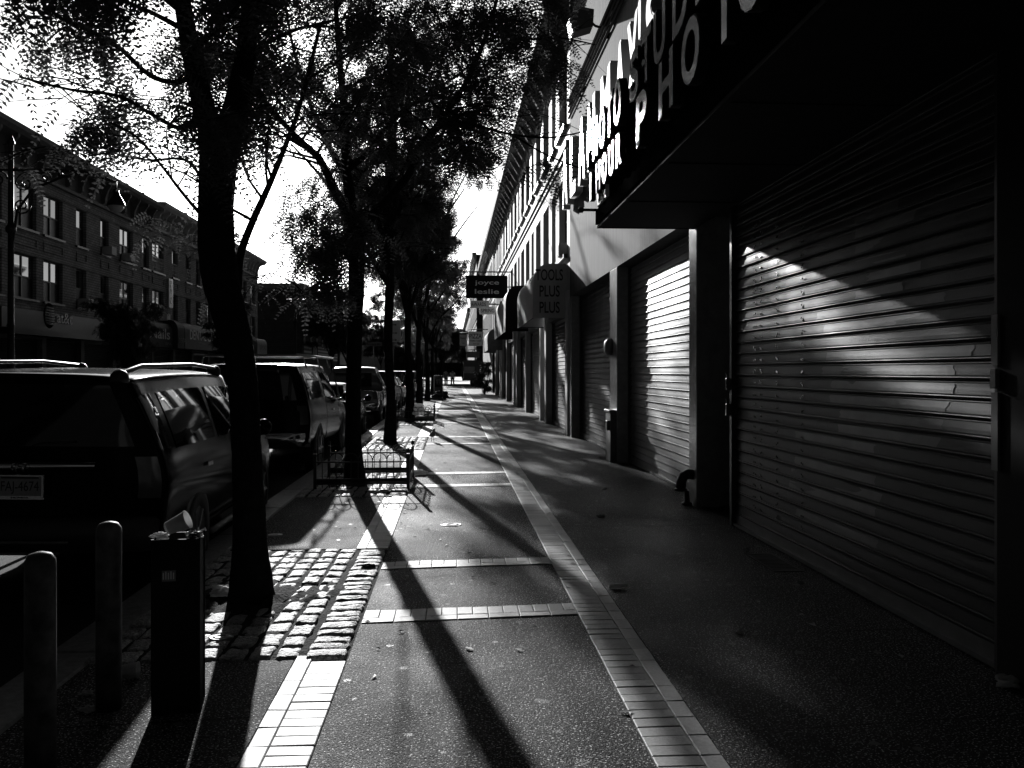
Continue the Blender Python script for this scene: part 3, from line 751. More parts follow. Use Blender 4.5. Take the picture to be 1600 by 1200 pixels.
lbB = left_building('brick_building', 'lighter brick block with pale scrolled cornice behind the dental sign', YS+.01, 84, 11.7, m_brick, m_cream, winB, (LX, 70, 0), cdep=.85, brack=1.15)
# ground floor of both: piers, shutters, fascias
for (r, at, ya, yb) in ((lbA, (LX, 36, 0), 20, YS-.02), (lbB, (LX, 70, 0), YS+.02, 83.9)):
    y = ya; k = 0
    while y+4 < yb:
        q = MB(); q.box((LX-.4, y, 0), (LX+.05, y+.4, 3.895)); put(q.build('pier', m_dkstone, r), at)
        q = MB(); z = .1
        prof = [(0, 0), (.05, .03), (.1, 0)]
        rows = []
        zz = .05
        while zz < 2.9:
            rows.append([(LX-.2, y+.41, zz), (LX-.2, y+4.1, zz)]); rows.append([(LX-.165, y+.41, zz+.07), (LX-.165, y+4.1, zz+.07)]); zz += .1
        q.grid(rows, False); put(q.build('roller_shutter', m_steel, r), at)
        q = MB(); q.box((LX-.25, y+.405, 2.95), (LX+.04, y+4.1, 3.895)); put(q.build('fascia_board', m_black if k % 2 else m_dkstone, r), at)
        y += 4.1; k += 1
# signs over there
SG = (LX+.3, 37, 3.6)
gs = empty('shop_sign', (LX+.1, 40, 3.6), 0, 'dark fascia with striped globe logo and pale lowercase lettering at and t', 'sign'); at = (LX+.1, 40, 3.6)
q = MB(); q.box((LX+.06, 36.6, 3.35), (LX+.22, 47.2, 4.16)); q.box((LX+.06, 36.3, 3.06), (LX+.8, 47.4, 3.3)); put(q.build('fascia', mat('charcoal fascia', .035, .4, var=.2), gs), at)
zc = AX(78, 493, LX+.3).z; yc = L(69); rad = .5
q = MB(); q.lathe([(.0, .0), (.3*rad, -.0), (.7*rad, .0), (rad, .0), (rad*1.04, .0)], (LX+.23, yc, zc), 24, 'x')
n = 18
for st in range(-4, 5):                       # curved stripes bulging out like a globe
    if abs(st) == 4: continue
    zz = st*.115; half = math.sqrt(max(0, rad**2-zz**2)); rows = []
    for i in range(n+1):
        u = i/n*2-1; yy = u*half
        rows.append([(LX+.25+.1*(1-u*u), yc+yy, zc+zz-.05*(1-u*u)+.03-.038), (LX+.26+.1*(1-u*u), yc+yy, zc+zz-.05*(1-u*u)+.03+.038*(1-.8*u*u*1.0))])
    q.grid(rows, False)
put(q.build('globe_logo', m_lit, gs), at)
q = MB(); q.lathe([(0, .0), (rad*1.12, 0)], (LX+.224, yc, zc), 24, 'x'); put(q.build('logo_backing', m_black, gs), at)
put(text('lettering', 'at&t', m_lit, (LX+.24, L(80), zc-.27), (0, 1, 0), .5, gs, .05, .01, width=L(104)-L(80)), at)
def flat_sign(ya, yb, z0, z1, m, label, lines, rounded=True, x=.75, name='shop_awning', cat='awning'):
    r = empty(name, (LX, ya, z0), 0, label, cat); at = (LX, ya, z0)
    pts = [(LX+.003, z1)]+[(LX+x*.5+x*.5*math.sin(math.pi/2*i/6), z1-(z1-z0)*.35*(1-math.cos(math.pi/2*i/6))) for i in range(7)]+[(LX+x, z0), (LX+.003, z0)] if rounded else [(LX+.003, z1), (LX+x, z1), (LX+x, z0), (LX+.003, z0)]
    b = MB(); b.prism(pts, 'y', ya, yb); put(b.build('canopy' if rounded else 'panel', m, r), at)
    for (t, y, z, h, wd, mm) in lines: put(text('lettering', t, mm, (LX+x+.012, y, z), (0, 1, 0), h, r, .008, .01, width=wd), at)
    return r
m_awnl = mat('charcoal awning', .06, .7, var=.15)
flat_sign(49.5, L(250), 3.0, 4.5, m_awnd, 'dark awning with script style word nails', [('Nails', L(213), 3.5, .62, L(249)-L(213)-.4, m_lit), ('SPA', L(238), 3.15, .16, 1.2, m_grey)])
flat_sign(L(252), L(263), 3.0, 4.75, m_awnd, 'narrow black awning between nails and dental care', [('DENTAL', L(254), 3.35, .3, 1.5, m_grey)], x=1.0)
flat_sign(L(264), L(330), 3.0, 4.7, m_awnl, 'charcoal rounded awning reading dental care', [('DENTAL CARE', L(272), 3.65, .62, 6.6, m_lit), ('7 CORNERS', L(285), 3.3, .2, 2., m_grey)], x=1.0)
flat_sign(L(334), L(372), 3.0, 4.4, mat('pale awning', .22, .7, var=.2), 'pale awning lettered office town behind the near trunk', [('OFFICE TOWN', L(337), 3.5, .5, 7, m_dkstone)], x=.8)
flat_sign(L(386), 83.8, 3.0, 4.5, MATS['pale awning'], 'pale rounded awning at the far corner of the brick block', [('SPORT', L(390), 3.5, .4, 3., m_dkstone)], x=.9)
vs = empty('dental_sign', (LX+.1, L(264), 5), 0, 'narrow white vertical sign spelling dental on the brick wall', 'sign'); at = (LX+.1, L(264), 5)
z1_, z0_ = AX(264, 436, LX).z, AX(264, 481, LX).z
q = MB(); q.box((LX+.04, L(261.2), z0_), (LX+.14, L(267), z1_)); put(q.build('panel', m_lit, vs), at)
for i, c_ in enumerate('DENTAL'): put(text('lettering', c_, m_ink, (LX+.145, L(262.6), z1_-.33-i*.245), (0, 1, 0), .2, vs, .004, .01, width=.26), at)
for (px, z, lab) in ((167, 7.62, 'under the fourth window'), (197, 7.62, 'in the double window of the top floor'), (130, 4.68, 'beside the globe logo shop'), (208, 4.68, 'above the nails awning'), (254, 4.7, 'above the narrow black awning')):
    y = L(px); q = MB(); q.bbox((LX-.15, y-.33, z), (LX+.38, y+.33, z+.42), .02)
    for k in range(5): q.box((LX+.383, y-.28, z+.05+k*.07), (LX+.39, y+.28, z+.075+k*.07))
    tag(q.build('air_conditioner', m_lgrey), 'pale window air conditioner '+lab+' across the street', 'air conditioner', 'window air conditioners')
# block beyond the cross street
b_at = (-26, 106, 0)
bb = empty('dark_building', b_at, 0, 'dark corner building across the cross street with low striped shop signs', 'building')
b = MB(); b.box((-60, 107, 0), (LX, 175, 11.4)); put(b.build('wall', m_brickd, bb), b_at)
b = MB(); b.box((-60, 106.6, 11.0), (LX+.5, 175, 11.9)); put(b.build('cornice', m_dkstone, bb), b_at)
for i in range(9):
    for z in (4.9, 8.):
        window(bb, b_at, LX+.02, 109+i*5, 110.6+i*5, z, z+1.9, 1, False, False)
def panel(X, y0, y1, z0, z1, m, label, cat='sign', name='shop_sign', stripes=None, lines=()):
    r = empty(name, (X, y0, z0), 0, label, cat); at = (X, y0, z0)
    q = MB(); q.box((X, y0, z0), (X+.25, y1, z1)); put(q.build('panel', m, r), at)
    if stripes:
        q = MB(); n = stripes
        for k in range(n): q.box((X+.252, y0+.2, z0+(z1-z0)*(k+.25)/n), (X+.27, y1-.2, z0+(z1-z0)*(k+.7)/n))
        put(q.build('stripes', m_lgrey, r), at)
    for (t, y, z, h, wd) in lines: put(text('lettering', t, m_ink, (X+.256, y, z), (0, 1, 0), h, r, .006, width=wd), at)
panel(LX+.02, 108, 114, 3.2, 4.7, m_dkstone, 'dark sign with pale bars at the corner past the cross street', stripes=3)
panel(LX+.02, 115, 118.5, 3.2, 4.9, m_grey, 'grey sign with a big number four', lines=[('4', 116, 3.5, 1.0, 1.)])
panel(LX+.02, 119, 130, 3.2, 4.9, m_dkstone, 'long striped sign on the dark building', stripes=4)
panel(LX+.02, 133, 139, 3.0, 5.2, m_dkstone, 'dark sign of small stacked pale words past the striped one', stripes=5)
panel(LX+.02, 142, 150, 2.6, 6.3, m_grey, 'tall grey board beyond the stacked word sign', stripes=None)
xb = empty('pale_building', (-26, 176, 0), 0, 'faint low building at the far end of the opposite side', 'building')
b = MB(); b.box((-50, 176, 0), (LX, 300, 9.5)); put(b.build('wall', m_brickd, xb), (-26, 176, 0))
b = MB(); b.box((-50, 175.9, 9.1), (LX+.5, 300, 9.9)); put(b.build('cornice', m_dkstone, xb), (-26, 176, 0))
# building behind the photographer on the far side and at the south end, closing the street
sb2 = empty('brick_building', (LX-6, -5, 0), 0, 'brick block across the street beside and behind the photographer', 'building')
b = MB(); b.box((LX-12, -60, 0), (LX-.05, 19.98, 11.3)); put(b.build('wall', m_brick, sb2), (LX-6, -5, 0))
b = MB(); b.box((LX-12, -60, 11.303), (LX+.6, 19.98, 11.7)); put(b.build('cornice', m_dkstone, sb2), (LX-6, -5, 0))

# ================================================================== STREET FURNITURE
# ornate lamp post on the far kerb
lp = AX(17, 400, -14.2); LY = lp.y; zt = AX(17, 212, -14.2).z
r = empty('street_lamp', (-14.2, LY, 0), 0, 'ornate cast iron lamp post with scrolled arm and hanging bell lantern', 'street lamp')
q = MB(); q.lathe([(.3, 0), (.3, .25), (.2, .4), (.17, 1.1), (.22, 1.15), (.13, 1.3), (.1, 3), (.13, 3.05), (.1, 3.1), (.09, 6), (.16, 6.05), (.16, 6.2), (.09, 6.3), (.08, zt-.3), (.13, zt-.25), (.05, zt)], (0, 0, 0), 12); q.build('pole', m_iron, r)
q = MB(); za = zt-1.1; A = 3.3
q.tube([(0, 0, za), (1.2, 0, za+.02), (2.4, 0, za-.05), (A, 0, za-.35)], .05, 8)
q.tube([(0.05, 0, za-2.3), (.2, 0, za-1.3), (.7, 0, za-.6), (1.6, 0, za-.2), (2.3, 0, za-.06)], .045, 8)
def spiral(cx, cz, r0, turns, s=1, a0=0):
    return [(cx+r0*(1-t/ (turns*12+1))*math.cos(a0+s*t*math.pi/6), 0, cz+r0*(1-t/(turns*12+1))*math.sin(a0+s*t*math.pi/6)) for t in range(int(turns*12))]
for (cx, cz, rr, s) in ((.42, za-.42, .36, 1), (.34, za-1.15, .28, -1), (1.05, za-.24, .2, 1), (1.55, za-.12, .1, -1), (-.4, za-.3, .3, 1)): q.tube(spiral(cx, cz, rr, 1.9, s), .028, 6)
q.tube([(0, 0, za), (-.8, 0, za)], .04, 6); q.build('scroll_arm', m_iron, r)
q = MB(); q.tube([(A, 0, za-.33), (A, 0, za-.6)], .03, 6); q.lathe([(.03, -.55), (.09, -.58), (.1, -.72), (.14, -.8), (.2, -.9), (.27, -1.05), (.29, -1.12), (.10, -1.12), (.12, -1.0)], (A, 0, za), 16)
lan = q.build('lantern', m_iron, r); q = MB(); q.lathe([(.24, -1.115), (.23, -1.2), (.15, -1.3), (.0, -1.34)], (A, 0, za), 16); q.build('lantern_glass', m_lgrey, lan)
# second lantern further along the far kerb
q = copy_tree(r); q.location = (-14.2, 82, 0); tag(q, 'farther ornate lamp post at the corner of the pale corniced block', 'street lamp', 'ornate street lamps'); r['group'] = 'ornate street lamps'
# bollards at the kerb
def bollard(px, top, Y, X, rad, label):
    z = .87; q = MB(); q.lathe([(rad, 0), (rad, z-.05), (rad*.97, z-.03), (rad*.72, z-.008), (rad*.3, z), (0, z+.002)], (0, 0, 0), 28)
    o = q.build('bollard', m_boll); o.location = (X, Y, 0); tag(o, label, 'bollard', 'steel bollards at the kerb'); return o
p = G(170, 1107); bollard(170, 818, p.y, p.x, .0567, 'chipped pale bollard, the farther one nearer the square bin')
r_ = ray(63, 900); t = 3.47; bollard(63, 866, r_.y*t, r_.x*t, .0567, 'chipped pale bollard at the left edge of the picture')
# square bin with cup
p = G(268, 1118)
bn = empty('litter_bin', (p.x, p.y+.11, 0), R(9), 'tall narrow square dark bin at the kerb heaped with rubbish', 'bin')
hw = .1; H_ = .80
q = MB()
for (a, b_) in (((-hw, -hw), (hw, -hw+.008)), ((-hw, hw-.008), (hw, hw)), ((-hw, -hw+.009), (-hw+.008, hw-.009)), ((hw-.008, -hw+.009), (hw, hw-.009))): q.box((a[0], a[1], .003), (b_[0], b_[1], H_))
q.box((-hw+.01, -hw+.01, .003), (hw-.01, hw-.01, H_-.1))
for sx in (-1, 1):
    for sy in (-1, 1): q.box((sx*hw-.006, sy*hw-.006, .002), (sx*hw+.006, sy*hw+.006, H_+.004))
q.build('body', m_black, bn)
q = MB(); q.box((-.06, -hw-.0015, H_-.19), (.0, -hw-.0003, H_-.14)); s_ = q.build('sticker', m_grey, bn)
q = MB()
for k in range(5): q.box((-.056+k*.011, -hw-.0025, H_-.18), (-.051+k*.011, -hw-.0018, H_-.15+.006*(k%2)))
q.build('sticker_scrawl', m_lgrey, s_)
def crumple(name, loc, size, m, label, cat, n=14, flat=.6, seed=0):
    rr = random.Random(seed); rows = []
    ph = [rr.uniform(0, 6) for _ in range(6)]
    for i in range(n+1):
        a = math.pi*i/n; row = []
        for j in range(n*2):
            b_ = math.pi*j/n; k = 1+.22*math.sin(3*b_+ph[0]+2*a)+.15*math.sin(5*a+ph[1]-3*b_)+rr.uniform(-.1, .1)
            row.append((size*k*math.sin(a)*math.cos(b_), size*k*math.sin(a)*math.sin(b_)*.8, size*flat*(k*math.cos(a)+.8)))
        rows.append(row)
    b = MB(); b.grid(rows, False, True); o = b.build(name, m); o.location = loc; return tag(o, label, cat)
def cup(name, loc, rot, h, r0, r1, m, label, cat='paper cup', scrawl=True, group=None):
    e = MB(); n = 22; e.lathe([(0, 0), (r0*.93, .0), (r0, .004), (r1, h-.006), (r1+.003, h-.004), (r1+.003, h), (r1-.001, h), (r0-.004, .01), (0, .01)], (0, 0, 0), n)
    o = e.build(name, m); o.location = loc; o.rotation_euler = rot; tag(o, label, cat, group); return o
cup('paper_cup', (p.x+.0, p.y+.1, .848), (R(8), R(66), R(8)), .105, .03, .042, m_paper, 'big white paper cup tipped over on top of the square bin')
o = bpy.data.objects['paper_cup']; o.location = (p.x-.052, p.y+.1, .835)
crumple('crumpled_bag', (p.x-.075, p.y+.08, .792), .038, m_paper, 'crumpled white wrapper on the left rim of the square bin', 'litter', seed=3, flat=.4)
crumple('crumpled_bag', (p.x+.07, p.y+.1, .79), .036, m_chrome, 'crumpled shiny wrapper on the right rim of the square bin', 'litter', seed=5, flat=.5)
a = G(205, 1062); cup('paper_cup', (a.x-.07, a.y+.01, .04), (0, R(88), R(4)), .1, .028, .04, m_paper, 'white paper cup lying on its side behind the farther bollard')
for i, (px, py, s, m, lab, cat) in enumerate(((135, 1086, .028, m_paper, 'small white dome lid on the dark paving between the bollards', 'litter'), (138, 1112, .035, m_paper, 'crumpled white paper nearest the left bollard', 'litter'),
    (352, 1030, .03, m_paper, 'torn white leaf of paper below the cobbles', 'litter'), (1580, 1072, .075, m_paper, 'crumpled white paper bag at the foot of the near shutter pier', 'paper bag'),
    (938, 808, .04, m_paper, 'white scrap between the brick strip and the sunlit shutter', 'litter'), (1155, 990, .018, m_paper, 'tiny bright scrap on the dark flags by the near shutter', 'litter'),
    (352, 932, .11, m_paper, 'crumpled plastic bag caught at the foot of the near trunk', 'plastic bag'), (575, 888, .05, m_dirt, 'dark lump lying across the cobbles beside the cross band', 'litter'),
    (945, 765, .03, m_paper, 'white scrap in front of the tall grey metal box', 'litter'), (655, 742, .11, m_paper, 'crumpled white bag beside the iron tree guard', 'plastic bag'), (1250, 912, .025, m_paper, 'scrap of paper beside the cellar grate', 'litter'))):
    a = G(px, py); crumple('litter', (a.x, a.y, .002), s, m, lab, cat, seed=20+i, flat=.35)
a = G(965, 920); q = MB(); q.tube([(-.06, .0, .018), (.0, .004, .02), (.07, .012, .022)], [.016, .018, .012], 8); o = q.build('rolled_paper', m_paper); o.location = (a.x, a.y, 0); tag(o, 'rolled pale newspaper lying just right of the brick strip', 'litter')
for (px, py, rad, lab) in ((705, 820, .108, 'round pale valve cover in the middle of the dark paving'), (430, 836, .07, 'small ribbed valve cover on the kerbside paving'), (345, 1001, .065, 'small ringed valve cover among the cobbles')):
    a = G(px, py); q = MB(); q.lathe([(rad, -.02), (rad, .003), (rad*.94, .006), (rad*.9, .004), (rad*.62, .004), (rad*.6, .007), (rad*.4, .007), (rad*.38, .004), (0, .004)], (0, 0, 0), 28)
    o = q.build('valve_cover', m_steelb); o.location = (a.x, a.y, .02 if 'cobbles' in lab else 0); tag(o, lab, 'valve cover', 'utility valve covers')
# scattered dry leaves
q = MB()
for _ in range(420):
    x = rnd.uniform(-1.9, 2.7); y = rnd.uniform(2.6, 26); s = rnd.uniform(.006, .018); a = rnd.uniform(0, 6.3); c_, s_ = math.cos(a), math.sin(a); z = .006
    if x < X1 and in_pit(y): z = .024
    q.add([(x+s*c_*2, y+s*s_*2, z), (x-s*s_, y+s*c_, z+.006), (x-s*c_*2, y-s*s_*2, z), (x+s*s_, y-s*c_, z+.003)], [(0, 1, 2, 3)])
tag(q.build('fallen_leaves', mat('dry leaf', .25, .7, var=.5, vscale=9), kind='stuff'), 'small fallen leaves and flecks scattered over the paving', 'fallen leaves')
a0 = G(1215, 880); a1 = G(1300, 915)
g = empty('cellar_grate', (2.62, 7.2, 0), 0, 'narrow dark cellar grate in the flags in front of the near shutter', 'grate')
q = MB(); q.box((-.12, -.35, -.0), (.12, -.31, .006)); q.box((-.12, .31, .0), (.12, .35, .006)); q.box((-.12, -.309, .0), (-.10, .309, .006)); q.box((.10, -.309, .0), (.12, .309, .006)); q.build('frame', m_steel, g)
q = MB(); q.box((-.10, -.309, .001), (.10, .309, .0035)); 
q.build('dark_plate', m_black, g)  # flat black plate stands in for the shade below the bars
q = MB()
for k in range(12): q.box((-.099, -.3+k*.052, .0036), (.099, -.285+k*.052, .0056))
q.build('bars', m_iron, g)
# iron tree guards
def guard(yf, yb, x0, x1, label):
    r = empty('tree_guard', ((x0+x1)/2, yf, 0), 0, label, 'tree guard', 'arched iron tree guards'); at = ((x0+x1)/2, yf, 0)
    def pan(p0, p1, name):
        p0, p1 = Vector(p0), Vector(p1); L_ = (p1-p0).length; d = (p1-p0)/L_; q = MB()
        for z in (.07, .13, .36): q.tube([p0+Vector((0, 0, z)), p1+Vector((0, 0, z))], .010 if z != .13 else .012, 6, False)
        q.tube([p0+Vector((0, 0, .1)), p1+Vector((0, 0, .1))], .026, 4, False)
        n = max(2, round(L_/.095)); st = L_/n
        for i in range(n+1): c_ = p0+d*(i*st); q.tube([c_+Vector((0, 0, .02)), c_+Vector((0, 0, .42 if i % 2 == 0 else .40))], .006, 5)
        i = 0
        while i+2 <= n:
            a, b_ = i*st, (i+2)*st; mid = (a+b_)/2; hw_ = (b_-a)/2
            q.tube([p0+d*(mid-hw_*math.cos(math.pi*k/10))+Vector((0, 0, .38+.1*math.sin(math.pi*k/10))) for k in range(11)], .007, 5); i += 2
        put(q.build(name, m_iron, r), at)
    pan((x0, yf, 0), (x1, yf, 0), 'rail_panel'); pan((x1, yf, 0), (x1, yb, 0), 'rail_panel'); pan((x0, yb, 0), (x1, yb, 0), 'rail_panel')
    for (x, y) in ((x0, yf), (x1, yf), (x1, yb), (x0, yb)):
        q = MB(); q.box((x-.02, y-.02, -.02), (x+.02, y+.02, .47)); q.lathe([(0, .47), (.02, .48), (.028, .50), (.02, .53), (0, .545)], (x, y, 0), 8); put(q.build('post', m_iron, r), at)
guard(12.05, 13.4, -1.83, -.60, 'arched iron guard round the second trunk')
guard(27.2, 28.6, -1.83, -.58, 'arched iron guard round the fourth trunk heaped with bags')
guard(47.2, 48.8, -1.85, -.55, 'farther arched iron guard low beside the sixth trunk')
a = G(655, 650); crumple('rubbish_bag', (-1.15, 27.9, .25), .28, m_paper, 'pale rubbish bag sitting inside the fourth tree guard', 'rubbish bag', seed=71)
crumple('rubbish_bag', (-.7, 50, .0), .4, m_black, 'black rubbish bag near the farther tree guard', 'rubbish bag', seed=72)
# news boxes
for i, (y, x) in enumerate(((56., -.95), (57., -.9), (66, -1.1))):
    r = empty('news_box', (x, y, 0), R(3), ['dark newspaper box with a sloped top', 'second dark newspaper box tucked behind the first', 'farther dark newspaper box near the kerb'][i], 'newspaper box', 'newspaper boxes on the sidewalk')
    q = MB(); q.prism([(-.25, .25), (.10, .25), (.10, 1.15), (.1, 1.3), (-.25, 1.3)], 'x', -.24, .24); q.box((-.2, -.2, 0), (.2, .2, .25)); q.build('cabinet', m_paintd, r)
    q = MB(); q.box((-.2, -.262, .6), (.2, -.251, 1.1)); q.build('door', m_cglass, r)
# traffic sign panels seen between the trunks
def post_sign(px, py0, py1, px1, Y, label, rows, m, name='street_sign', lines=()):
    a, b_ = AY(px, py0, Y), AY(px1, py1, Y); r = empty(name, ((a.x+b_.x)/2, Y, 0), 0, label, 'sign'); at = ((a.x+b_.x)/2, Y, 0)
    q = MB(); q.bbox((a.x, Y-.02, b_.z), (b_.x, Y+.02, a.z), .015); put(q.build('panel', m, r), at)
    q = MB(); q.tube([((a.x+b_.x)/2, Y+.05, -.12), ((a.x+b_.x)/2, Y+.05, a.z-.05)], .04, 8); put(q.build('post', m_grey, r), at)
    w_, h = b_.x-a.x, a.z-b_.z
    for (x0, x1, z, hh) in rows:
        q = MB(); xa, xb, zz = a.x+w_*x0, a.x+w_*x1, b_.z+h*z; q.box((xa, Y-.028, zz-hh*h/2), (xb-.12*w_, Y-.0205, zz+hh*h/2)); q.prism([(xb-.13*w_, zz-hh*h*1.6), (xb, zz), (xb-.13*w_, zz+hh*h*1.6)], 'y', Y-.027, Y-.0205); put(q.build('arrow', m_ink, r), at)
    for (t, x, z, hh, wd) in lines: put(text('lettering', t, m_ink, (a.x+w_*x, Y-.024, b_.z+h*z), (1, 0, 0), h*hh, r, .004, width=wd*w_), at)
post_sign(602, 500, 534, 626, 45, 'tall pale road sign with three black arrows between the trunks', [(.1, .75, .78, .03), (.1, .8, .4, .03), (.10, .78, .08, .03)], m_cream)
post_sign(571, 534, 541, 597, 60, 'rounded street name plate between the second and third trunk', [], m_grey, lines=[('Seneca Av', .1, .2, .55, .8)])
post_sign(655, 526, 536, 668, 95, 'small bright sign hanging at the far crossing', [], m_lit)
# person walking far down the sidewalk, a second one behind
def person(loc, rz, label, shirt, step=.25):
    r = empty('person', loc, rz, label, 'person')
    def skin(name, nodes, edges, m, par, sub=2):
        me = bpy.data.meshes.new(name); me.from_pydata([n_[0] for n_ in nodes], edges, []); o = bpy.data.objects.new(name, me); C.objects.link(o); o.parent = par
        md = o.modifiers.new('s', 'SKIN'); 
        for i, n_ in enumerate(nodes): me.skin_vertices[0].data[i].radius = (n_[1], n_[2] if len(n_) > 2 else n_[1])
        me.skin_vertices[0].data[0].use_root = True
        s2 = o.modifiers.new('u', 'SUBSURF'); s2.levels = sub; s2.render_levels = sub; me.materials.append(m); return o
    s = step
    N = [((0,0,.93), .14, .1), ((0,0,1.15), .13, .09), ((0,0,1.38), .15, .09), ((0,0,1.5), .055), ((0,.01,1.62), .085, .095), ((0,.01,1.72), .06),
         ((-.1,0,.88), .09), ((-.11,s*.5,.5), .065), ((-.11,s*.6,.09), .045), ((-.11,s*.6+.13,.04), .035),
         ((.1,0,.88), .09), ((.11,-s*.2,.5), .065), ((.11,-s*.9,.12), .045), ((.11,-s*.9+.13,.05), .035),
         ((-.19,0,1.4), .055), ((-.25,-.04,1.12), .042), ((-.24,.06,.9), .033), ((-.24,.09,.81), .035), ((.19,0,1.4), .055), ((.25,.02,1.12), .042), ((.24,.12,.92), .033), ((.24,.15,.83), .035)]
    E = [(0,1),(1,2),(2,3),(3,4),(4,5),(0,6),(6,7),(7,8),(8,9),(0,10),(10,11),(11,12),(12,13),(2,14),(14,15),(15,16),(16,17),(2,18),(18,19),(19,20),(20,21)]
    skin('body', N, E, m_skin, r)
    skin('shirt', [((0,0,.9), .165, .125), ((0,0,1.15), .155, .115), ((0,0,1.39), .17, .11), ((-.2,0,1.4), .075), ((-.245,-.03,1.2), .065), ((.2,0,1.4), .075), ((.245,.01,1.2), .065)], [(0,1),(1,2),(2,3),(3,4),(2,5),(5,6)], shirt, r)
    skin('trousers', [((0,0,.9), .155, .12), ((-.1,0,.84), .11), ((-.11,s*.5,.5), .085), ((-.11,s*.6,.13), .07), ((.1,0,.84), .11), ((.11,-s*.2,.5), .085), ((.11,-s*.88,.17), .07)], [(0,1),(1,2),(2,3),(0,4),(4,5),(5,6)], m_trous, r)
    q = MB(); q.lathe([(0, .12), (.06, .105), (.098, .05), (.1, 0), (.085, -.05)], (0, -.012, 1.645), 14); q.build('hair', m_black, r)
person((.0-.06, 90.5, 0), 0, 'person in a pale shirt and dark trousers walking away down the sidewalk', m_shirt)
person((-.72, 91.2, 0), .2, 'person in a grey top half hidden beyond the walker', m_grey, -.2)
# pigeon
pg = empty('pigeon', (G(676, 690).x, G(676, 690).y, 0), R(200), 'dark pigeon standing on the paving beyond the third trunk', 'pigeon')
q = MB(); rows = []
for (y, z, rw, rh) in ((-.2, .12, .004, .004), (-.17, .122, .028, .008), (-.12, .13, .04, .025), (-.06, .145, .055, .05), (0, .16, .062, .062), (.05, .185, .052, .058), (.08, .225, .034, .04), (.095, .26, .026, .03), (.11, .285, .024, .024), (.13, .288, .016, .016), (.145, .284, .007, .007), (.165, .276, .003, .003)):
    rows.append([(rw*math.cos(2*math.pi*k/12), y, z+rh*math.sin(2*math.pi*k/12)) for k in range(12)])
q.grid(rows, True, True); q.build('body', m_grey, pg)
q = MB()
for s in (-1, 1):
    q.tube([(s*.025, .0, .11), (s*.027, .005, .05), (s*.028, .0, .006)], .005, 6); 
    for a in (-.5, 0, .5): q.tube([(s*.028, 0, .006), (s*.028+.03*math.sin(a), .03*math.cos(a), .004)], .003, 5)
q.build('legs', m_dirt, pg)
# box truck on the cross street and dark shrub at the shop line
tk = empty('box_truck', (3.2, 97.5, -.14), R(0), 'pale box truck standing across the far end of the sidewalk', 'truck'); at = (3.2, 97.5, -.14)
q = MB(); q.bbox((-2.1, -1.1, .95), (3.4, 1.1, 2.9), .05); q.box((-2.2, -1.0, .7), (3.4, 1.0, .94)); q.build('cargo_box', m_grey, tk)
q = MB(); q.prism([(3.5, .5), (5.6, .5), (5.6, 1.3), (4.9, 1.5), (4.4, 2.4), (3.5, 2.5)], 'y', -1.0, 1.0); q.build('cab', m_paintd, tk)
q = MB(); q.box((-2.0, -1.115, 1.5), (-.9, -1.101, 2.2)); q.build('side_panel', m_cream, tk)
for x in (-.9, 4.6):
    for s in (-1, 1):
        q = MB(); q.lathe([(0, -.14), (.10, -.14), (.3, -.1), (.44, -.12), (.47, -.05), (.47, .1), (.44, .14), (0, .14)], (x, s*.95, .47), 20, 'y'); q.build('wheel', m_tyre, tk)
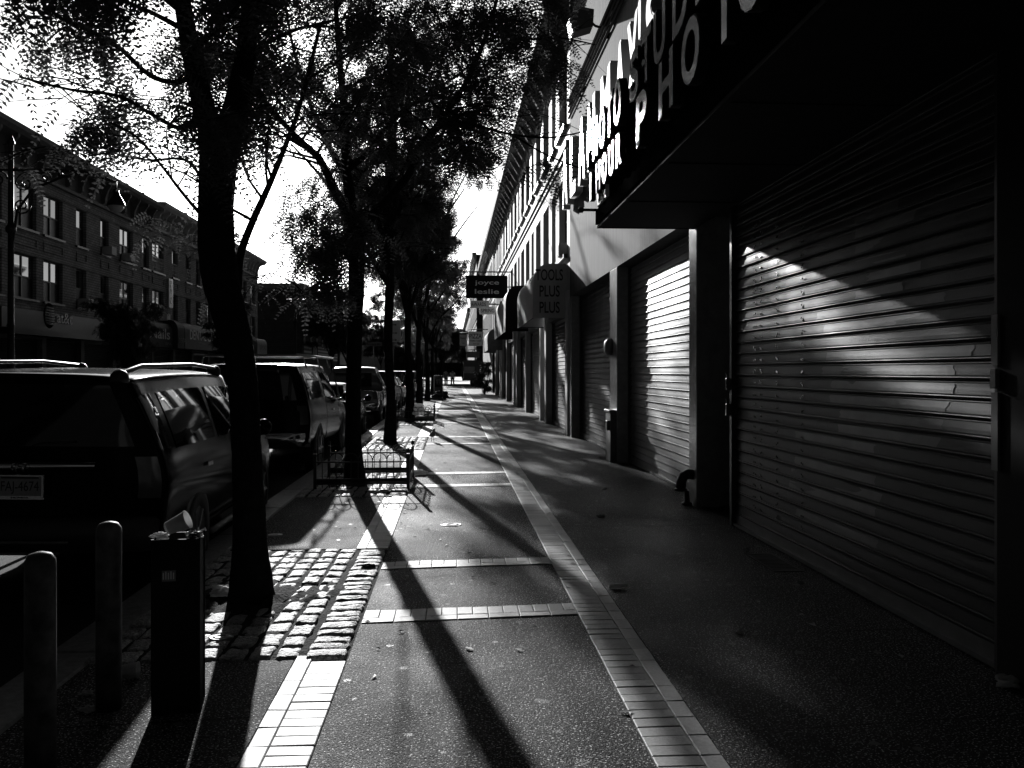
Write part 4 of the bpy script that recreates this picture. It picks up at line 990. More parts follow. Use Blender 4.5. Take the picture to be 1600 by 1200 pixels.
# ================================================================== VEHICLES
def cr(p0, p1, p2, p3, t): return .5*((2*p1)+(-p0+p2)*t+(2*p0-5*p1+4*p2-p3)*t*t+(-p0+3*p1-3*p2+p3)*t**3)
class Body:
    """stations: list of (y, [(x,z)...]) from the rear to the front, half section sill to roof centre"""
    def __init__(s, st, bow_r=.12, bow_f=.25):
        s.st = [np.array([[x, y, z] for (x, z) in sec]) for (y, sec) in st]; s.nu = len(s.st)-1; s.nv = len(s.st[0])-1; s.br, s.bf = bow_r, bow_f
        s.y0, s.y1 = st[0][0], st[-1][0]
    def S(s, u, v, side=1, off=0.):
        def at(u, v):
            u = min(max(u, 0), s.nu-1e-6); v = min(max(v, 0), s.nv-1e-6); i, j = int(u), int(v); a, b_ = u-i, v-j
            def col(k):
                P_ = s.st[min(max(k, 0), s.nu)]; q = [P_[min(max(j+d, 0), s.nv)] for d in (-1, 0, 1, 2)]
                if j+2 > s.nv: q[3] = q[1]*np.array([-1, 1, 1])
                return cr(*q, b_)
            p = cr(col(i-1), col(i), col(i+1), col(i+2), a)
            p = p.copy()
            hw_ = max(.01, s.st[min(i, s.nu)][:, 0].max()); k = (abs(p[0])/hw_)**2
            lr = max(0, 1-(p[1]-s.y0)/1.0); lf = max(0, 1-(s.y1-p[1])/1.3)
            p[1] += s.br*k*lr-s.bf*k*lf
            return p
        p = at(u, v)
        if off:
            e = .02; du = at(min(u+e, s.nu), v)-at(max(u-e, 0), v); dv = at(u, min(v+e, s.nv))-at(u, max(v-e, 0)); n = np.cross(du, dv); L_ = np.linalg.norm(n)
            if L_ > 1e-9:
                n /= L_
                if n[0] < 0 or (abs(n[0]) < .05 and n[2] < 0): n = -n
                p = p+n*off
        return (p[0]*side, p[1], p[2])
    def rear(s, v, x, off=0., front=False):
        """cap point: v = section parameter, x in -1..1"""
        u = s.nu if front else 0; a = s.S(u, v, 1); ys = s.y1 if front else s.y0; X = a[0]*x
        hw_ = s.st[u if front else 0][:, 0].max(); k = (X/hw_)**2
        base = a[1]-(( -s.bf if front else s.br)*(a[0]/hw_)**2)
        return (X, base+(-s.bf if front else s.br)*k+(off if front else -off), a[2])
    def patch(s, u0, u1, v0, v1, off, b, side=1, nu=8, nv=5):
        rows = [[s.S(u0+(u1-u0)*i/nu, v0+(v1-v0)*j/nv, side, off) for j in range(nv+1)] for i in range(nu+1)]; b.grid(rows)
    def wedge(s, uv, off, b, side=1, n=6):
        """quad patch with free corners uv=[(u,v)*4]"""
        (a, b1, c_, d) = [np.array(q) for q in uv]; rows = []
        for i in range(n+1):
            t = i/n; p, q = a+(b1-a)*t, d+(c_-d)*t; rows.append([s.S(*(p+(q-p)*j/n), side, off) for j in range(n+1)])
        b.grid(rows)
    def cap(s, v0, v1, x0, x1, off, b, front=False, n=10, nv=6):
        rows = [[s.rear(v0+(v1-v0)*i/nv, x0+(x1-x0)*j/n, off, front) for j in range(n+1)] for i in range(nv+1)]; b.grid(rows)
    def mesh(s, k=5):
        b = MB(); b_ = []
        for side in (1, -1): s.patch(0, s.nu, 0, s.nv, 0, b, side, s.nu*k, s.nv*k)
        s.cap(0, s.nv, -1, 1, 0, b, False, 24, s.nv*k); s.cap(0, s.nv, -1, 1, 0, b, True, 24, s.nv*k)
        return b
def wheels(r, ys_, xw, rad, wid=.24, rim=m_rim):
    for y in ys_:
        for s in (-1, 1):
            q = MB(); q.lathe([(rad+.07, -.05), (rad+.075, .0), (rad+.03, .012), (0, .012)], (s*(xw-.012), y, rad), 24, 'x') if s > 0 else q.lathe([(rad+.07, .05), (rad+.075, .0), (rad+.03, -.012), (0, -.012)], (s*(xw-.012), y, rad), 24, 'x')
            q.build('wheel_arch', m_plast, r)  # body is uncut: a dark disc stands in for the shaded hollow
            q = MB(); xx = s*(xw+.012); q.lathe([(rad*.6, -s*wid), (rad*.93, -s*wid), (rad, -s*wid*.85), (rad, -s*.05), (rad*.94, 0), (rad*.66, 0), (rad*.64, -s*.02)], (xx, y, rad), 28, 'x'); wh = q.build('wheel', m_tyre, r)
            q = MB(); q.lathe([(rad*.64, -s*.02), (rad*.6, -s*.05), (rad*.18, -s*.04), (rad*.15, -s*.005), (0, -s*.005)], (xx, y, rad), 20, 'x')
            for k in range(6):
                a = k*math.pi/3; q.tube([(xx-s*.02, y+rad*.15*math.cos(a), rad+rad*.15*math.sin(a)), (xx-s*.012, y+rad*.62*math.cos(a), rad+rad*.62*math.sin(a))], .022, 4, False)
            q.build('rim', rim, wh)
def secs(W, sill, belt, roof, rw, tumble=.0):
    return [(W*.80, sill), (W*.955, sill+.1), (W, sill+(belt-sill)*.5), (W*.985, belt), (rw, roof-.13), (rw*.82, roof-.02), (0, roof)]
def hood(W, sill, belt, h, hw_):
    return [(W*.80, sill), (W*.95, sill+.1), (W*.99, sill+(belt-sill)*.5), (W*.95, belt-.04), (hw_, h-.05), (hw_*.7, h-.01), (0, h)]
def car(kind, name, loc, rz, label, paint, group='cars parked along the kerb', detail=True):
    r = empty(name, loc, rz, label, 'car' if kind in ('suv', 'sedan') else 'pickup truck', group)
    if kind == 'suv':
        W, L_, Hh = .985, 4.8, 1.80; B = Body([(0, secs(.94, .42, 1.06, 1.67, .72)), (.12, secs(.975, .36, 1.05, 1.715, .75)), (1.3, secs(W, .3, 1.04, 1.745, .77)), (2.6, secs(W, .3, 1.03, 1.735, .77)), (3.05, secs(W, .3, 1.02, 1.655, .75)), (3.75, hood(W, .3, 1.05, 1.14, .86)), (4.5, hood(.97, .32, .98, 1.05, .8)), (4.75, hood(.9, .36, .85, .9, .72))])
        side = [(.35, 1.15, 3.2, 3.93), (1.3, 2.25, 3.18, 3.93), (2.35, 3.3, 3.18, 3.93)]; wsh = (4.1, 4.95); rg = (3.25, 4.55); wy = (.95, 3.72); wr = .37
    elif kind == 'sedan':
        W = .9; B = Body([(0, hood(.86, .38, .95, 1.0, .74)), (.10, hood(.9, .32, .97, 1.06, .78)), (.85, hood(.9, .3, .95, 1.08, .78)), (1.45, secs(.9, .3, .94, 1.40, .62)), (2.4, secs(.9, .3, .93, 1.44, .64)), (2.9, secs(.9, .3, .93, 1.36, .62)), (3.55, hood(.9, .3, .94, .99, .78)), (4.4, hood(.88, .32, .82, .84, .72)), (4.6, hood(.82, .36, .7, .74, .66))])
        side = [(3.0, 3.9, 3.15, 3.9), (4.0, 5.1, 3.15, 3.9)]; wsh = (5.1, 5.95); rg = None; wy = (.85, 3.6); wr = .33
    else:
        W = 1.0; zr = 1.86 if kind == 'shell' else 1.05
        back = secs if kind == 'shell' else None
        if kind == 'shell':
            B = Body([(0, secs(.97, .5, 1.12, 1.80, .80)), (.1, secs(.99, .46, 1.12, 1.84, .82)), (1.9, secs(1., .42, 1.12, 1.86, .82)), (2.0, secs(1., .4, 1.12, 1.86, .8)), (3.3, secs(1., .38, 1.1, 1.84, .76)), (3.6, secs(1., .38, 1.1, 1.72, .74)), (4.2, hood(1., .38, 1.12, 1.2, .86)), (5.2, hood(.98, .42, 1.05, 1.12, .82)), (5.4, hood(.94, .46, .95, 1.0, .78))])
            side = [(.4, 1.85, 3.25, 3.93), (3.06, 3.9, 3.2, 3.92), (4.0, 5.2, 3.2, 3.92)]; wsh = (5.1, 5.95); rg = (3.25, 4.5); wy = (1.1, 4.4); wr = .4
        else:
            B = Body([(0, hood(.97, .5, 1.1, 1.12, .95)), (.1, hood(.99, .46, 1.1, 1.13, .96)), (1.95, hood(1., .42, 1.1, 1.13, .96)), (2.05, secs(1., .4, 1.1, 1.8, .76)), (3.2, secs(1., .38, 1.1, 1.84, .74)), (3.6, secs(1., .38, 1.1, 1.7, .72)), (4.2, hood(1., .38, 1.1, 1.18, .84)), (5.2, hood(.98, .42, 1.0, 1.08, .8)), (5.4, hood(.94, .46, .9, .96, .76))])
            side = [(3.06, 3.9, 3.2, 3.92), (4.0, 5.2, 3.2, 3.92)]; wsh = (5.1, 5.95); rg = None; wy = (1.1, 4.4); wr = .4
    body = B.mesh(5 if detail else 3).build('body', paint, r)
    for (u0, u1, v0, v1) in side:
        for s in (1, -1):
            q = MB(); B.patch(u0, u1, v0, v1, .006, q, s); q.build('window', m_cglass, r)
    q = MB(); B.patch(wsh[0], wsh[1], 4.1, 6, .007, q, 1); B.patch(wsh[0], wsh[1], 4.1, 6, .007, q, -1); q.build('windscreen', m_cglass, r)
    if rg: q = MB(); B.cap(rg[0], rg[1], -.84, .84, .008, q); q.build('rear_window', m_cglass, r)
    for s in (1, -1):
        q = MB(); B.cap(2.2, 3.1, s*.82, s*.985, .012, q, False, 4, 4); q.build('tail_light', m_lamp, r)
        q = MB(); B.cap(2.6, 3.1, s*.62, s*.95, .012, q, True, 5, 3); q.build('headlight', m_chrome if detail else m_lamp, r)
    yb = B.y0
    q = MB(); n = 12
    for z0_, z1_, dy in ((B.st[0][0, 2]-.02, B.st[0][0, 2]+.24, .1),):
        rows = []
        for zz, d in ((z0_, .02), (z0_+.03, dy), (z1_-.03, dy), (z1_, dy-.03), (z1_+.005, .0)):
            rows.append([((j/n*2-1)*W*.98, yb-d+B.br*(j/n*2-1)**2*1.15+(.12 if j in (0, n) else 0), zz) for j in range(n+1)])
        q.grid(rows)
    q.build('rear_bumper', m_plast if kind in ('suv', 'sedan') else m_chrome, r)
    q = MB(); B.cap(.6, 1.6, -.6, .6, .02, q, True, 10, 3); q.build('grille', m_chrome, r)
    for s in (1, -1):
        yy = B.st[4][0, 1] if kind == 'suv' else (3.1 if kind == 'sedan' else 3.75)
        q = MB(); q.tube([(s*W*.95, yy+.1, B.st[2][3, 2]+.03), (s*(W+.06), yy+.08, B.st[2][3, 2]+.07)], .02, 6); q.lathe([(0, -.07), (.07, -.05), (.09, 0), (.085, .03), (0, .035)], (s*(W+.12), yy+.06, B.st[2][3, 2]+.1), 14, 'y'); q.build('mirror', m_cabl if paint is not m_carsil else paint, r)
        for u in ((1.9, 2.9) if kind == 'suv' else (3.5, 4.3)):
            q = MB(); B.patch(u, u+.13, 2.72, 2.8, .022, q, s, 4, 2); q.build('door_handle', m_chrome, r)
    if kind != 'sedan' or detail:
        pass
    wheels(r, wy, W, wr)
    return r, B
# nearest: black family car, its rear seen close up
suv, B = car('suv', 'parked_car', (-3.12, 6.72, -.15), R(0), 'black family car parked nearest with a chrome bar across its tailgate', m_cabl)
suv.rotation_euler = (0, R(1.2), R(1.0))
for s in (-1, 1):
    q = MB(); q.tube([B.S(.45, 4.9, s, .0), B.S(.6, 4.9, s, .06), B.S(1.3, 4.9, s, .075), B.S(2.4, 4.9, s, .075), B.S(3.1, 4.9, s, .06), B.S(3.4, 4.9, s, .0)], [.022, .02, .018, .018, .02, .022], 8); q.build('roof_rail', m_grey, suv)
    for u in (.55, 3.15):
        p_ = B.S(u, 4.9, s, .02); q = MB(); q.lathe([(.07, -.03), (.065, .03), (.04, .06), (0, .07)], p_, 12); q.build('rail_foot', m_plast, suv)
q = MB(); n = 16; rows = []
for zz, d in ((1.0, .03), (1.012, .06), (1.04, .07), (1.065, .062), (1.075, .03)): rows.append([((j/n*2-1)*.5, .0-d+.12*((j/n*2-1)*.5)**2, zz) for j in range(n+1)])
q.grid(rows); q.build('chrome_bar', m_chrome, suv)
q = MB(); rows = [[(.062*math.cos(a*math.pi/12), -.083+dd, 1.03+.046*math.sin(a*math.pi/12)) for a in range(24)] for dd in (0, .02)]; q.grid(rows, False, True)
q.tube([(-.03, -.085, 1.058), (-.022, -.087, 1.03), (-.026, -.085, 1.0)], .006, 6); q.tube([(.03, -.085, 1.058), (.022, -.087, 1.03), (.026, -.085, 1.0)], .006, 6); q.tube([(-.022, -.087, 1.03), (.022, -.087, 1.03)], .006, 6)
q.build('badge', m_chrome, suv)
q = MB(); q.bbox((-.165, -.075, .80), (.165, -.06, .98), .006); pl = q.build('number_plate', m_chrome, suv)
q = MB(); q.box((-.145, -.079, .825), (.145, -.0755, .965)); pf = q.build('plate_face', m_platem, pl)
text('plate_text', 'FAJ-4674', m_ink, (-.13, -.0795, .862), (1, 0, 0), .07, pl, .002, width=.26)
text('plate_text', 'HONDA', m_ink, (-.06, -.0785, .806), (1, 0, 0), .013, pl, .002, width=.12)
q = MB(); q.box((-.13, -.080, .95), (.13, -.0795, .962)); q.build('plate_band', m_ink, pl)
for z_, x_ in ((.50, .36), (.42, .3)):
    q = MB(); q.tube([(-.8, -.09, z_), (-.3, -.125, z_), (x_-.1, -.125, z_), (x_, -.12, z_)], .011, 6); q.build('bumper_strip', m_grey, suv)
q = MB(); q.tube([(.0, -.0+.02, 1.17), (.12, -.03, 1.2), (.35, -.01, 1.21)], .008, 6); q.build('rear_wiper', m_plast, suv)
q = MB(); q.lathe([(0, -.03), (.04, -.02), (.05, .02), (0, .06)], (.0, .25, 1.86), 10); 
for s in (-1, 1):
    q = MB(); q.tube([(s*1.0, 1.35, .33), (s*1.02, 1.45, .34), (s*1.02, 3.2, .34), (s*1.0, 3.3, .33)], .03, 6); q.build('side_step', m_grey, suv)
# second: dark pickup with a capped bed and ladder rack
pk, B2 = car('shell', 'parked_pickup', (-3.28, 14.5, -.15), R(0), 'dark pickup with capped bed and silver ladder rack, second along the kerb', m_cardk)
for y in (.5, 2.0, 3.2):
    q = MB(); q.tube([(-.86, y, 1.78), (-.8, y, 1.98), (.8, y, 1.98), (.86, y, 1.78)], .02, 6); q.build('rack_bar', m_rim, pk)
for x in (-.8, .8):
    q = MB(); q.tube([(x, -.05, 1.985), (x, 4.2, 1.985)], .022, 6); q.build('rack_rail', m_rim, pk)
    q = MB(); q.tube([(x, 4.1, 1.98), (x*1.05, 4.35, 1.5), (x*1.1, 4.7, 1.15)], .018, 6); q.build('rack_leg', m_iron, pk)
q = MB(); B2.cap(1.9, 2.9, -.85, .85, .015, q); q.build('tailgate', m_cardk, pk)
# the rest of the row
car('sedan', 'parked_car', (-3.25, 20.6, -.15), 0, 'low black car between the dark pickup and the silver pickup', m_cabl)
pk2, B3 = car('pickup', 'parked_pickup', (-3.3, 28.0, -.15), 0, 'silver pickup with an open bed, third large vehicle along the kerb', m_carsil)
q = MB(); B3.cap(2.0, 2.9, -.85, .85, .015, q); q.build('tailgate', m_carsil, pk2)
q = MB(); q.box((-.6, 1.98, 1.22), (.6, 2.0, 1.66)); q.build('rear_window', m_cglass, pk2)
row = [('suv', 35.5, m_cardk, 'dark family car parked beyond the silver pickup'), ('sedan', 42.0, m_carsil, 'silver saloon parked behind the fifth trunk'), ('suv', 48.5, m_cabl, 'black family car parked level with the farther tree guard'),
       ('sedan', 55, m_cardk, 'dark saloon parked past the farther tree guard'), ('suv', 61.5, m_carsil, 'silver family car near the far crossing'), ('sedan', 68.5, m_cabl, 'black saloon parked last before the crossing')]
for k, y, m, lab in row: car(k, 'parked_car', (-3.25, y, -.15), 0, lab, m, detail=False)
for i, (k, y, m) in enumerate((('sedan', 33, m_cabl), ('suv', 40.5, m_cardk), ('sedan', 47.5, m_carsil), ('suv', 55, m_cabl), ('sedan', 62, m_cardk), ('suv', 69, m_carsil))):
    car(k, 'parked_car', (-12.5, y+4.7, -.15), math.pi, ['black saloon facing us across the street by the globe logo shop', 'dark family car across the street under the nails awning', 'silver saloon across the street under the dental care awning', 'black family car across the street behind the near trunk', 'dark saloon across the street beyond the near trunk', 'silver family car across the street near the far corner'][i], m, 'cars parked across the street', False)

eb = empty('end_building', (0, 300, 0), 0, 'dark block closing the very end of the street', 'building')
b = MB(); b.box((-80, 300, 0), (30, 330, 15)); b.box((30.01, 300, 0), (90, 330, 12)); b.box((-80.2, 299.7, 15.003), (30.2, 330.3, 15.6)); put(b.build('wall', m_brickd, eb), (0, 300, 0))
for i in range(14):
    for z in (4.5, 8, 11.2):
        q = MB(); x = -27+i*3; q.box((x, 299.9, z), (x+1.4, 299.99, z+2)); put(q.build('window', m_glass, eb), (0, 300, 0))
# ================================================================== TREES
SUNV = np.array(TO_SUN)
def keep_prob(P):
    """where each spray's shadow lands decides how thin the crown is there: the gaps that let the low sun through"""
    t1 = np.maximum(P[:, 2], .01)/SUNV[2]; t2 = (2.9-P[:, 0])/(-SUNV[0]); t2 = np.where(t2 < 0, 1e9, t2)
    wall = t2 < t1; t = np.where(wall, t2, t1); Q = P-SUNV[None]*t[:, None]
    k = np.ones(len(P))
    x, y, z = Q[:, 0], Q[:, 1], Q[:, 2]
    g = ~wall
    lit = g & (x > -2.1) & (x < .35) & (y > -1.0) & (y < 30)
    k[lit] = .14+.6*(np.sin(1.9*x+.7*y)+np.sin(1.1*y-1.3*x+2.)+np.sin(.45*y+2.2*x) > 1.15)[lit]
    back = lit & (y > 9); k[back] = np.maximum(k[back], .4)
    mid = g & (x >= .35) & (x < 1.15) & (y > 1) & (y < 30); k[mid] = np.where(y > 9, .5, .2)[mid]
    far = g & (x > -2.1) & (x < 2.8) & (y >= 30) & (y < 90); k[far] = .75
    rr_ = g & (x >= 1.15) & (y > 13) & (y < 30); k[rr_] = .85
    band = g & (y > 6.4) & (y < 8.6) & (x > .1) & (x < .9); k[band] = .9
    w1 = wall & (y > 10.3) & (y < 15.5) & (z < 3.3) & (z > .1); k[w1] = .05
    w2 = wall & (y > 9.5) & (y < 22) & (z >= 3.3) & (z < 9); k[w2] = .08
    w3 = wall & (y >= 22) & (y < 64) & (z > 2.9); k[w3] = .75
    shut = wall & (y > 4.3) & (y < 9.3) & (z > .9) & (z < 3.2); k[shut] = 1.5
    tc = (1.6-P[:, 0])/(-SUNV[0]); yc_ = P[:, 1]-SUNV[1]*tc; zc_ = P[:, 2]-SUNV[2]*tc
    k[(tc > 0) & (yc_ > 4.2) & (yc_ < 10.6) & (zc_ > 3.2) & (zc_ < 4.5)] = .06
    k[(tc > 0) & (yc_ > 4.2) & (yc_ < 7.6) & (zc_ > 3.2) & (zc_ < 4.5)] = .7
    return k
def suncone(P):
    D = P-np.array([0, 0, EYE]); D = D/np.linalg.norm(D, axis=1)[:, None]; return (D@SUNV) > math.cos(R(1.7))
# fixed seed generator, one crown = many sprays of paired leaflets
def crown_mesh(name, pos, dirs, rs, length, pairs, lf, wd, m, parent):
    N = len(pos); dirs = dirs/np.linalg.norm(dirs, axis=1)[:, None]
    up = rs.normal(size=(N, 3))*.55+np.array([0, 0, 1.]); side = np.cross(dirs, up); side /= np.linalg.norm(side, axis=1)[:, None]+1e-9
    nor = np.cross(side, dirs); Ls = length*rs.uniform(.7, 1.25, N)
    V = []; 
    for i in range(1, pairs+1):
        t = i/pairs; c = pos+dirs*(Ls*t)[:, None]; c[:, 2] -= (Ls*.35*t*t)
        taper = math.sin(math.pi*min(1, .25+.75*t))*.55+.5
        for s in (-1, 1):
            ld = side*s*.93+dirs*.35+nor*rs.uniform(-.14, .14, (N, 1)); ld /= np.linalg.norm(ld, axis=1)[:, None]
            l = lf*taper*rs.uniform(.8, 1.2, (N, 1)); wv = dirs-ld*np.sum(dirs*ld, axis=1)[:, None]; wv /= np.linalg.norm(wv, axis=1)[:, None]+1e-9
            a = c; b = c+ld*l*.45+wv*wd*.5; d = c+ld*l; e = c+ld*l*.45-wv*wd*.5
            V.append(np.stack([a, b, d, e], 1))
    # rachis as a sliver
    tip = pos+dirs*Ls[:, None]; tip[:, 2] -= Ls*.35; midp = pos+dirs*(Ls*.5)[:, None]; midp[:, 2] -= Ls*.09
    V.append(np.stack([pos, midp+side*.0016, tip, midp-side*.0016], 1))
    V = np.concatenate(V, 0).reshape(-1, 3); nq = len(V)//4
    me = bpy.data.meshes.new(name); me.vertices.add(len(V)); me.vertices.foreach_set('co', V.astype(np.float32).ravel())
    me.loops.add(nq*4); me.loops.foreach_set('vertex_index', np.arange(nq*4, dtype=np.int32)); me.polygons.add(nq)
    me.polygons.foreach_set('loop_start', np.arange(0, nq*4, 4, dtype=np.int32)); me.update(calc_edges=True); me.materials.append(m)
    o = bpy.data.objects.new(name, me); C.objects.link(o); o.parent = parent; return o
def bez(pts, n):
    """smooth polyline through pts"""
    pts = [np.array(p, float) for p in pts]; out = []; m_ = len(pts)-1
    for i in range(m_):
        p0 = pts[max(i-1, 0)]; p3 = pts[min(i+2, m_)]
        for k in range(n): out.append(cr(p0, pts[i], pts[i+1], p3, k/n))
    out.append(pts[-1]); return out
def make_tree(name, label, base, trunk, tr_r, limbs, seed, nsub=9, ntw=7, sprays=6, sub_len=(1.0, 2.0), tw_len=(.4, .8), spray=.2, pairs=9, lf=.034, wd=.014, cull=True, group=None, m=None, outward=.9, limit=None, cat='tree', gapw=1.1):
    rs = np.random.RandomState(seed); r = empty(name, base, 0, label, cat, group); at = np.array(base)
    b = MB(); tp = bez(trunk, 9); n = len(tp); ti = np.linspace(0, len(tr_r)-1, n); rr = [float(np.interp(t, range(len(tr_r)), tr_r)) for t in ti]
    b.tube([Vector(p) for p in tp], rr, 28, rough=.035)
    P_, D_ = [], []
    for (pts, r0, r1, f0, cnt) in limbs:
        lp = bez(pts, 5); n = len(lp); b.tube([Vector(p) for p in lp], [r0+(r1-r0)*i/(n-1) for i in range(n)], 9 if r0 > .03 else 6)
        cnt = int(nsub*cnt)
        for k in range(cnt):
            f = f0+(1-f0)*(k+rs.rand())/max(cnt, 1); i = min(int(f*(n-1)), n-2); p = lp[i]+(lp[i+1]-lp[i])*(f*(n-1)-i); ax = lp[min(i+1, n-1)]-lp[i]; ax /= np.linalg.norm(ax)+1e-9
            a = rs.uniform(0, 2*np.pi); d = np.array([np.cos(a), np.sin(a), rs.uniform(-.1, .55)])*outward+ax*.5; d /= np.linalg.norm(d)
            Ls = rs.uniform(*sub_len)*(1.15-.5*f); q = [p]; dd = d.copy()
            e_ = (p+d*Ls*.8)[None]
            if (limit is not None and not limit(e_, rs)[0]) or (cull and keep_prob(e_)[0] < .16 and rs.rand() < .7) or (cull and suncone(e_)[0]): continue
            for s_ in range(5):
                dd = dd+rs.normal(size=3)*.16+np.array([0, 0, -.05]); dd /= np.linalg.norm(dd); q.append(q[-1]+dd*Ls/5)
            rb = min(.022, (r0+(r1-r0)*f)*.5); b.tube([Vector(v) for v in q], [rb*(1-.16*i) for i in range(6)], 5, cap=False)
            for tt in range(ntw):
                g = .4+.6*(tt+rs.rand())/ntw; j = min(int(g*5), 4); tpnt = q[j]+(q[j+1]-q[j])*(g*5-j)
                a = rs.uniform(0, 2*np.pi); td = dd*.5+np.array([np.cos(a), np.sin(a), rs.uniform(-.55, .35)]); td /= np.linalg.norm(td); tl = rs.uniform(*tw_len)
                tw = [tpnt]; 
                for s_ in range(3): td = td+rs.normal(size=3)*.12+np.array([0, 0, -.08]); td /= np.linalg.norm(td); tw.append(tw[-1]+td*tl/3)
                b.tube([Vector(v) for v in tw], [.006, .0045, .003, .002], 3, cap=False)
                for s_ in range(sprays):
                    h = (s_+rs.rand())/sprays*3; j = min(int(h), 2); P_.append(tw[j]+(tw[j+1]-tw[j])*(h-j)); a = rs.uniform(0, 2*np.pi)
                    D_.append(td*.5+np.array([np.cos(a)*.8, np.sin(a)*.8, rs.uniform(-1.25, -.05)])*.9)
    P_, D_ = np.array(P_), np.array(D_)
    k = np.ones(len(P_), bool); kp = keep_prob(P_)
    if cull: k &= rs.rand(len(P_)) < kp
    k &= P_[:, 2] > (2.3 if cull else .3)
    if cull: k &= ~(suncone(P_) & (rs.rand(len(P_)) < .93))
    k &= np.linalg.norm(P_-np.array([0, 0, EYE]), axis=1) > 2.6
    k &= P_[:, 0] < 2.55
    if limit is not None: k &= limit(P_, rs)
    if cull:                                     # crowns grow in clumps with sky between them
        fq = 2*np.pi/gapw; ph = rs.uniform(0, 6, 6); Wd = rs.normal(size=(6, 3)); Wd /= np.linalg.norm(Wd, axis=1)[:, None]
        fn = sum(np.sin(fq*(P_@Wd[i])*(1+.35*i/6)+ph[i]) for i in range(6)); k &= (fn > -.55) | (rs.rand(len(P_)) < .06) | (kp > 1.2)
    P_, D_ = P_[k], D_[k]
    o = b.build('trunk', m_bark, r); o.location = -Vector(base)
    c = crown_mesh('crown', P_, D_, rs, spray, pairs, lf, wd, m or m_leaf, r); c.location = -Vector(base)
    return r
def px(x, y, Y): v = AY(x, y, Y); return (v.x, v.y, v.z)
# ---- nearest tree
Yt = 6.3
trunk = [(G(393, 938).x, G(393, 938).y, -.03), px(391, 850, Yt), px(386, 720, Yt), px(382, 640, Yt), px(375, 560, Yt), px(358, 490, Yt), px(342, 420, Yt), px(337, 330, Yt), px(341, 260, Yt), px(342, 215, Yt)]
f = px(342, 225, Yt)
limbs = [
 ([px(336, 235, Yt), px(318, 165, 6.28), px(303, 100, 6.2), px(288, 20, 6.1), px(272, -90, 6.0), px(250, -260, 5.8), px(225, -420, 5.6)], .085, .03, .35, 1.0),
 ([px(347, 235, Yt), px(368, 165, 6.35), px(383, 90, 6.45), px(394, 0, 6.5), px(408, -120, 6.7), px(440, -280, 7.0), px(480, -450, 7.2)], .095, .03, .4, 1.2),
 ([px(364, 520, Yt), px(371, 450, 6.36), px(375, 400, 6.42), px(395, 345, 6.5), px(418, 295, 6.6), px(441, 240, 6.8), px(470, 160, 7.0), px(500, 40, 7.2)], .034, .014, .4, 2.0),
 ([px(304, 110, 6.2), px(280, 128, 6.15), px(235, 118, 6.0), px(180, 70, 5.8), px(110, 35, 5.6), px(40, 10, 5.4)], .022, .008, .2, .5),
 ([px(318, 170, 6.27), px(285, 200, 6.2), px(240, 180, 6.1), px(185, 150, 5.9), px(110, 140, 5.8), px(30, 120, 5.6)], .02, .007, .2, .6),
 ([px(337, 350, Yt), px(310, 330, 6.2), px(280, 295, 6.0), px(255, 262, 5.9), px(215, 215, 5.8), px(170, 190, 5.7)], .016, .007, .3, .55),
 ([px(340, 300, Yt), px(322, 290, 6.4), px(290, 250, 6.7), px(230, 250, 7.0), px(180, 240, 7.3)], .016, .007, .3, .6),
 ([px(288, 20, 6.1), px(250, -10, 5.8), px(190, -60, 5.4), px(120, -90, 5.)], .03, .01, .2, .6),
 ([px(394, 0, 6.5), px(450, -20, 6.7), px(520, -60, 7), px(600, -110, 7.2)], .03, .01, .15, 1.0),
 ([px(383, 90, 6.45), px(430, 60, 6.9), px(490, 40, 7.3), px(550, 50, 7.6)], .022, .008, .2, .8),
]
def lim1(P, rs):
    """this crown hangs over the kerb and street and stays off the shop side"""
    t = P[:, 1]*.998-P[:, 0]*-.0656; sx = P[:, 0]/np.maximum(P[:, 1], .1)
    sz = (P[:, 2]-EYE)/np.maximum(P[:, 1], .1); low = (P[:, 2] < 2.75) | ((sx < -.40) & (sz < .34)) | ((sx < -.27) & (sz < .25)) | ((sx < -.30) & (sx > -.36) & (sz > .22) & (sz < .27)); return ~(low & (rs.rand(len(P)) < .93)) & ~((sx > -.19) & (P[:, 2] < 3.9) & (P[:, 1] < 7.5) & (rs.rand(len(P)) < .75))
make_tree('locust_tree', 'nearest locust tree with a leaning forked trunk beside the nearest black car', (-1.38, 6.3, 0), trunk, [.17, .115, .1, .1, .1, .115, .125, .118, .125, .14], limbs, 5, 8, 9, 10, (.7, 1.5), (.3, .6), .27, 9, .05, .0175, True, 'street trees in the cobbled pits', None, .9, lim1, gapw=.65)
